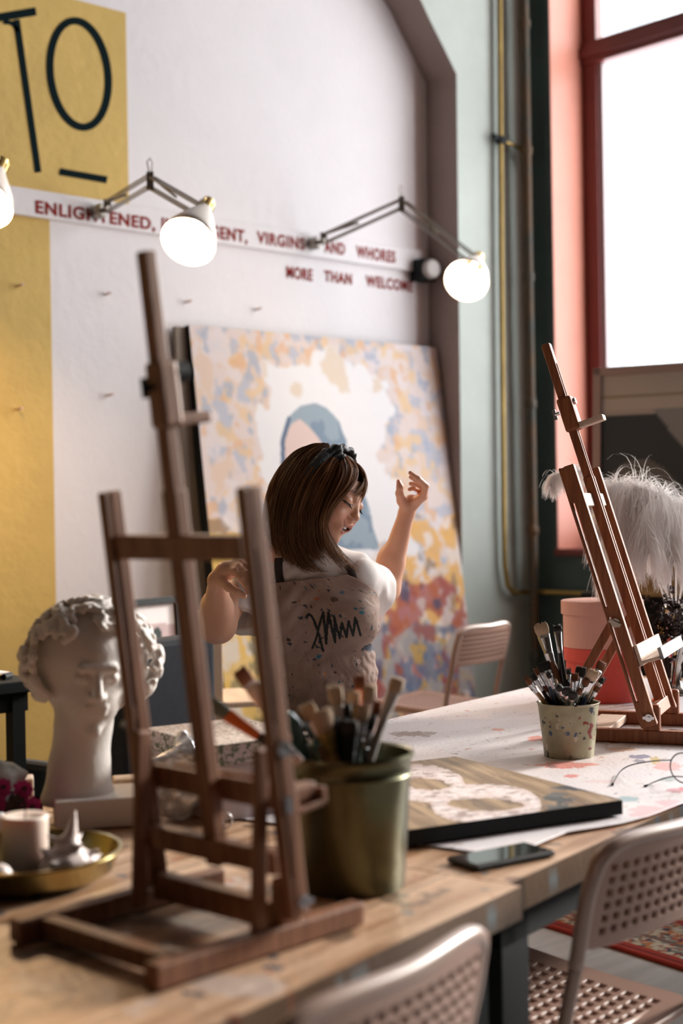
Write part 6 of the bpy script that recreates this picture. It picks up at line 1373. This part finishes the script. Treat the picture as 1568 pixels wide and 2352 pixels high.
# crown roots just behind the band sweep backwards
K2 = [guide(p, 3.57, 1.035) for p in ([(752, 1024), (715, 1026), (672, 1050), (642, 1095), (628, 1140)], [(760, 1032), (722, 1044), (688, 1082), (664, 1130), (652, 1180)], [(764, 1045), (738, 1070), (712, 1112), (694, 1160), (686, 1210)], [(768, 1062), (752, 1092), (732, 1132), (716, 1172), (708, 1212)])]
locks(K2, 900, .0013, 3, 1.1, flick=2, lenv=.3)
npmesh('hair', c2wn(np.concatenate(VV))-PO, np.concatenate(FF), 'hair', pers, col=np.concatenate(CC))
# padded headband
path = []
for a in np.linspace(-1.75, 1.75, 40):
    y = math.sin(a); z = math.cos(a); xb = .012-.026*abs(a)/1.75; kk = math.sqrt(1-((xb+.016)/.103)**2)*1.055; path.append((np.array((xb, y*.084*kk, .022+z*.087*kk)), a))
V, n1 = [], 14
for (p, a) in path:
    w_ = .015; rr = np.array((0, math.sin(a), math.cos(a)))
    for k in range(n1):
        b_ = 2*PI*k/n1; knot = .0035*math.sin(a*17+k)*(abs(a) < .9); V.append(LH(*(p+np.array((1, 0, 0))*math.cos(b_)*w_*(1-.05*abs(a)) + rr*(math.sin(b_)*.0068+knot))))
V = np.array(V); F = grid_faces(len(path), n1); i = np.arange(len(path)-1)
F2 = np.stack([i*n1+n1-1, (i+1)*n1+n1-1, (i+1)*n1, i*n1], -1); npmesh('headband', c2wn(V)-PO, np.concatenate([F, F2]), 'satin', pers)
kv = Vol(LH(.030, .03, .125)-.055, LH(.030, .03, .125)+.055, .0022); kc = C3(768, 1046, near(768, 1050, 1.06)+.012)
for i_, (dx, dz, r1, r2_) in enumerate([(-14, -14, .013, .012), (8, -16, .012, .011), (16, 4, .011, .012), (-4, 14, .014, .011), (2, 0, .016, .015), (-10, 4, .013, .012)]): kv.ell(C3(768+dx, 1046+dz, near(768+dx*.5, 1050, 1.06)+.008), (r1, .011, r2_), .006)
g3 = [kv.lo[i]+np.arange(kv.n[i])*kv.h for i in range(3)]; kv.D = kv.D+(.0018*np.sin(g3[0][:, None, None]*300-g3[2][None, None, :]*420)).astype(np.float32)
V, F = kv.mesh(); hb_ = [o for o in pers.children if o.name.startswith('headband')][0]; npmesh('headband_knot', c2wn(V)-PO, F, 'satin', hb_)

# ---------------------------------------------------------------- labels: tell look-alikes apart by their place
bpy.context.view_layer.update()
groups_ = {}
for o in list(SC.objects):
    if o.parent is None and 'label' in o: groups_.setdefault(o['label'], []).append(o)
ORD = ['leftmost', 'second from left', 'third from left', 'fourth from left', 'fifth from left', 'sixth from left', 'seventh from left', 'eighth from left', 'ninth from left']
def px_of(o):
    pts = [c.matrix_world @ Vector(k) for c in ([o] if o.type == 'MESH' else [c for c in o.children if c.type == 'MESH'][-1:]) for k in c.bound_box]
    return np.mean([proj(np.array(p))[0] for p in pts])
for lab, os_ in groups_.items():
    if len(os_) > 1:
        os_.sort(key=px_of)
        for k, o in enumerate(os_):
            w_ = [('rightmost' if k == len(os_)-1 and k > 0 else ORD[k])] ; o['label'] = w_[0] + ' ' + lab
for o in SC.objects:
    if 'label' in o and len(o['label'].split()) > 16: print('LONG', o['label'])
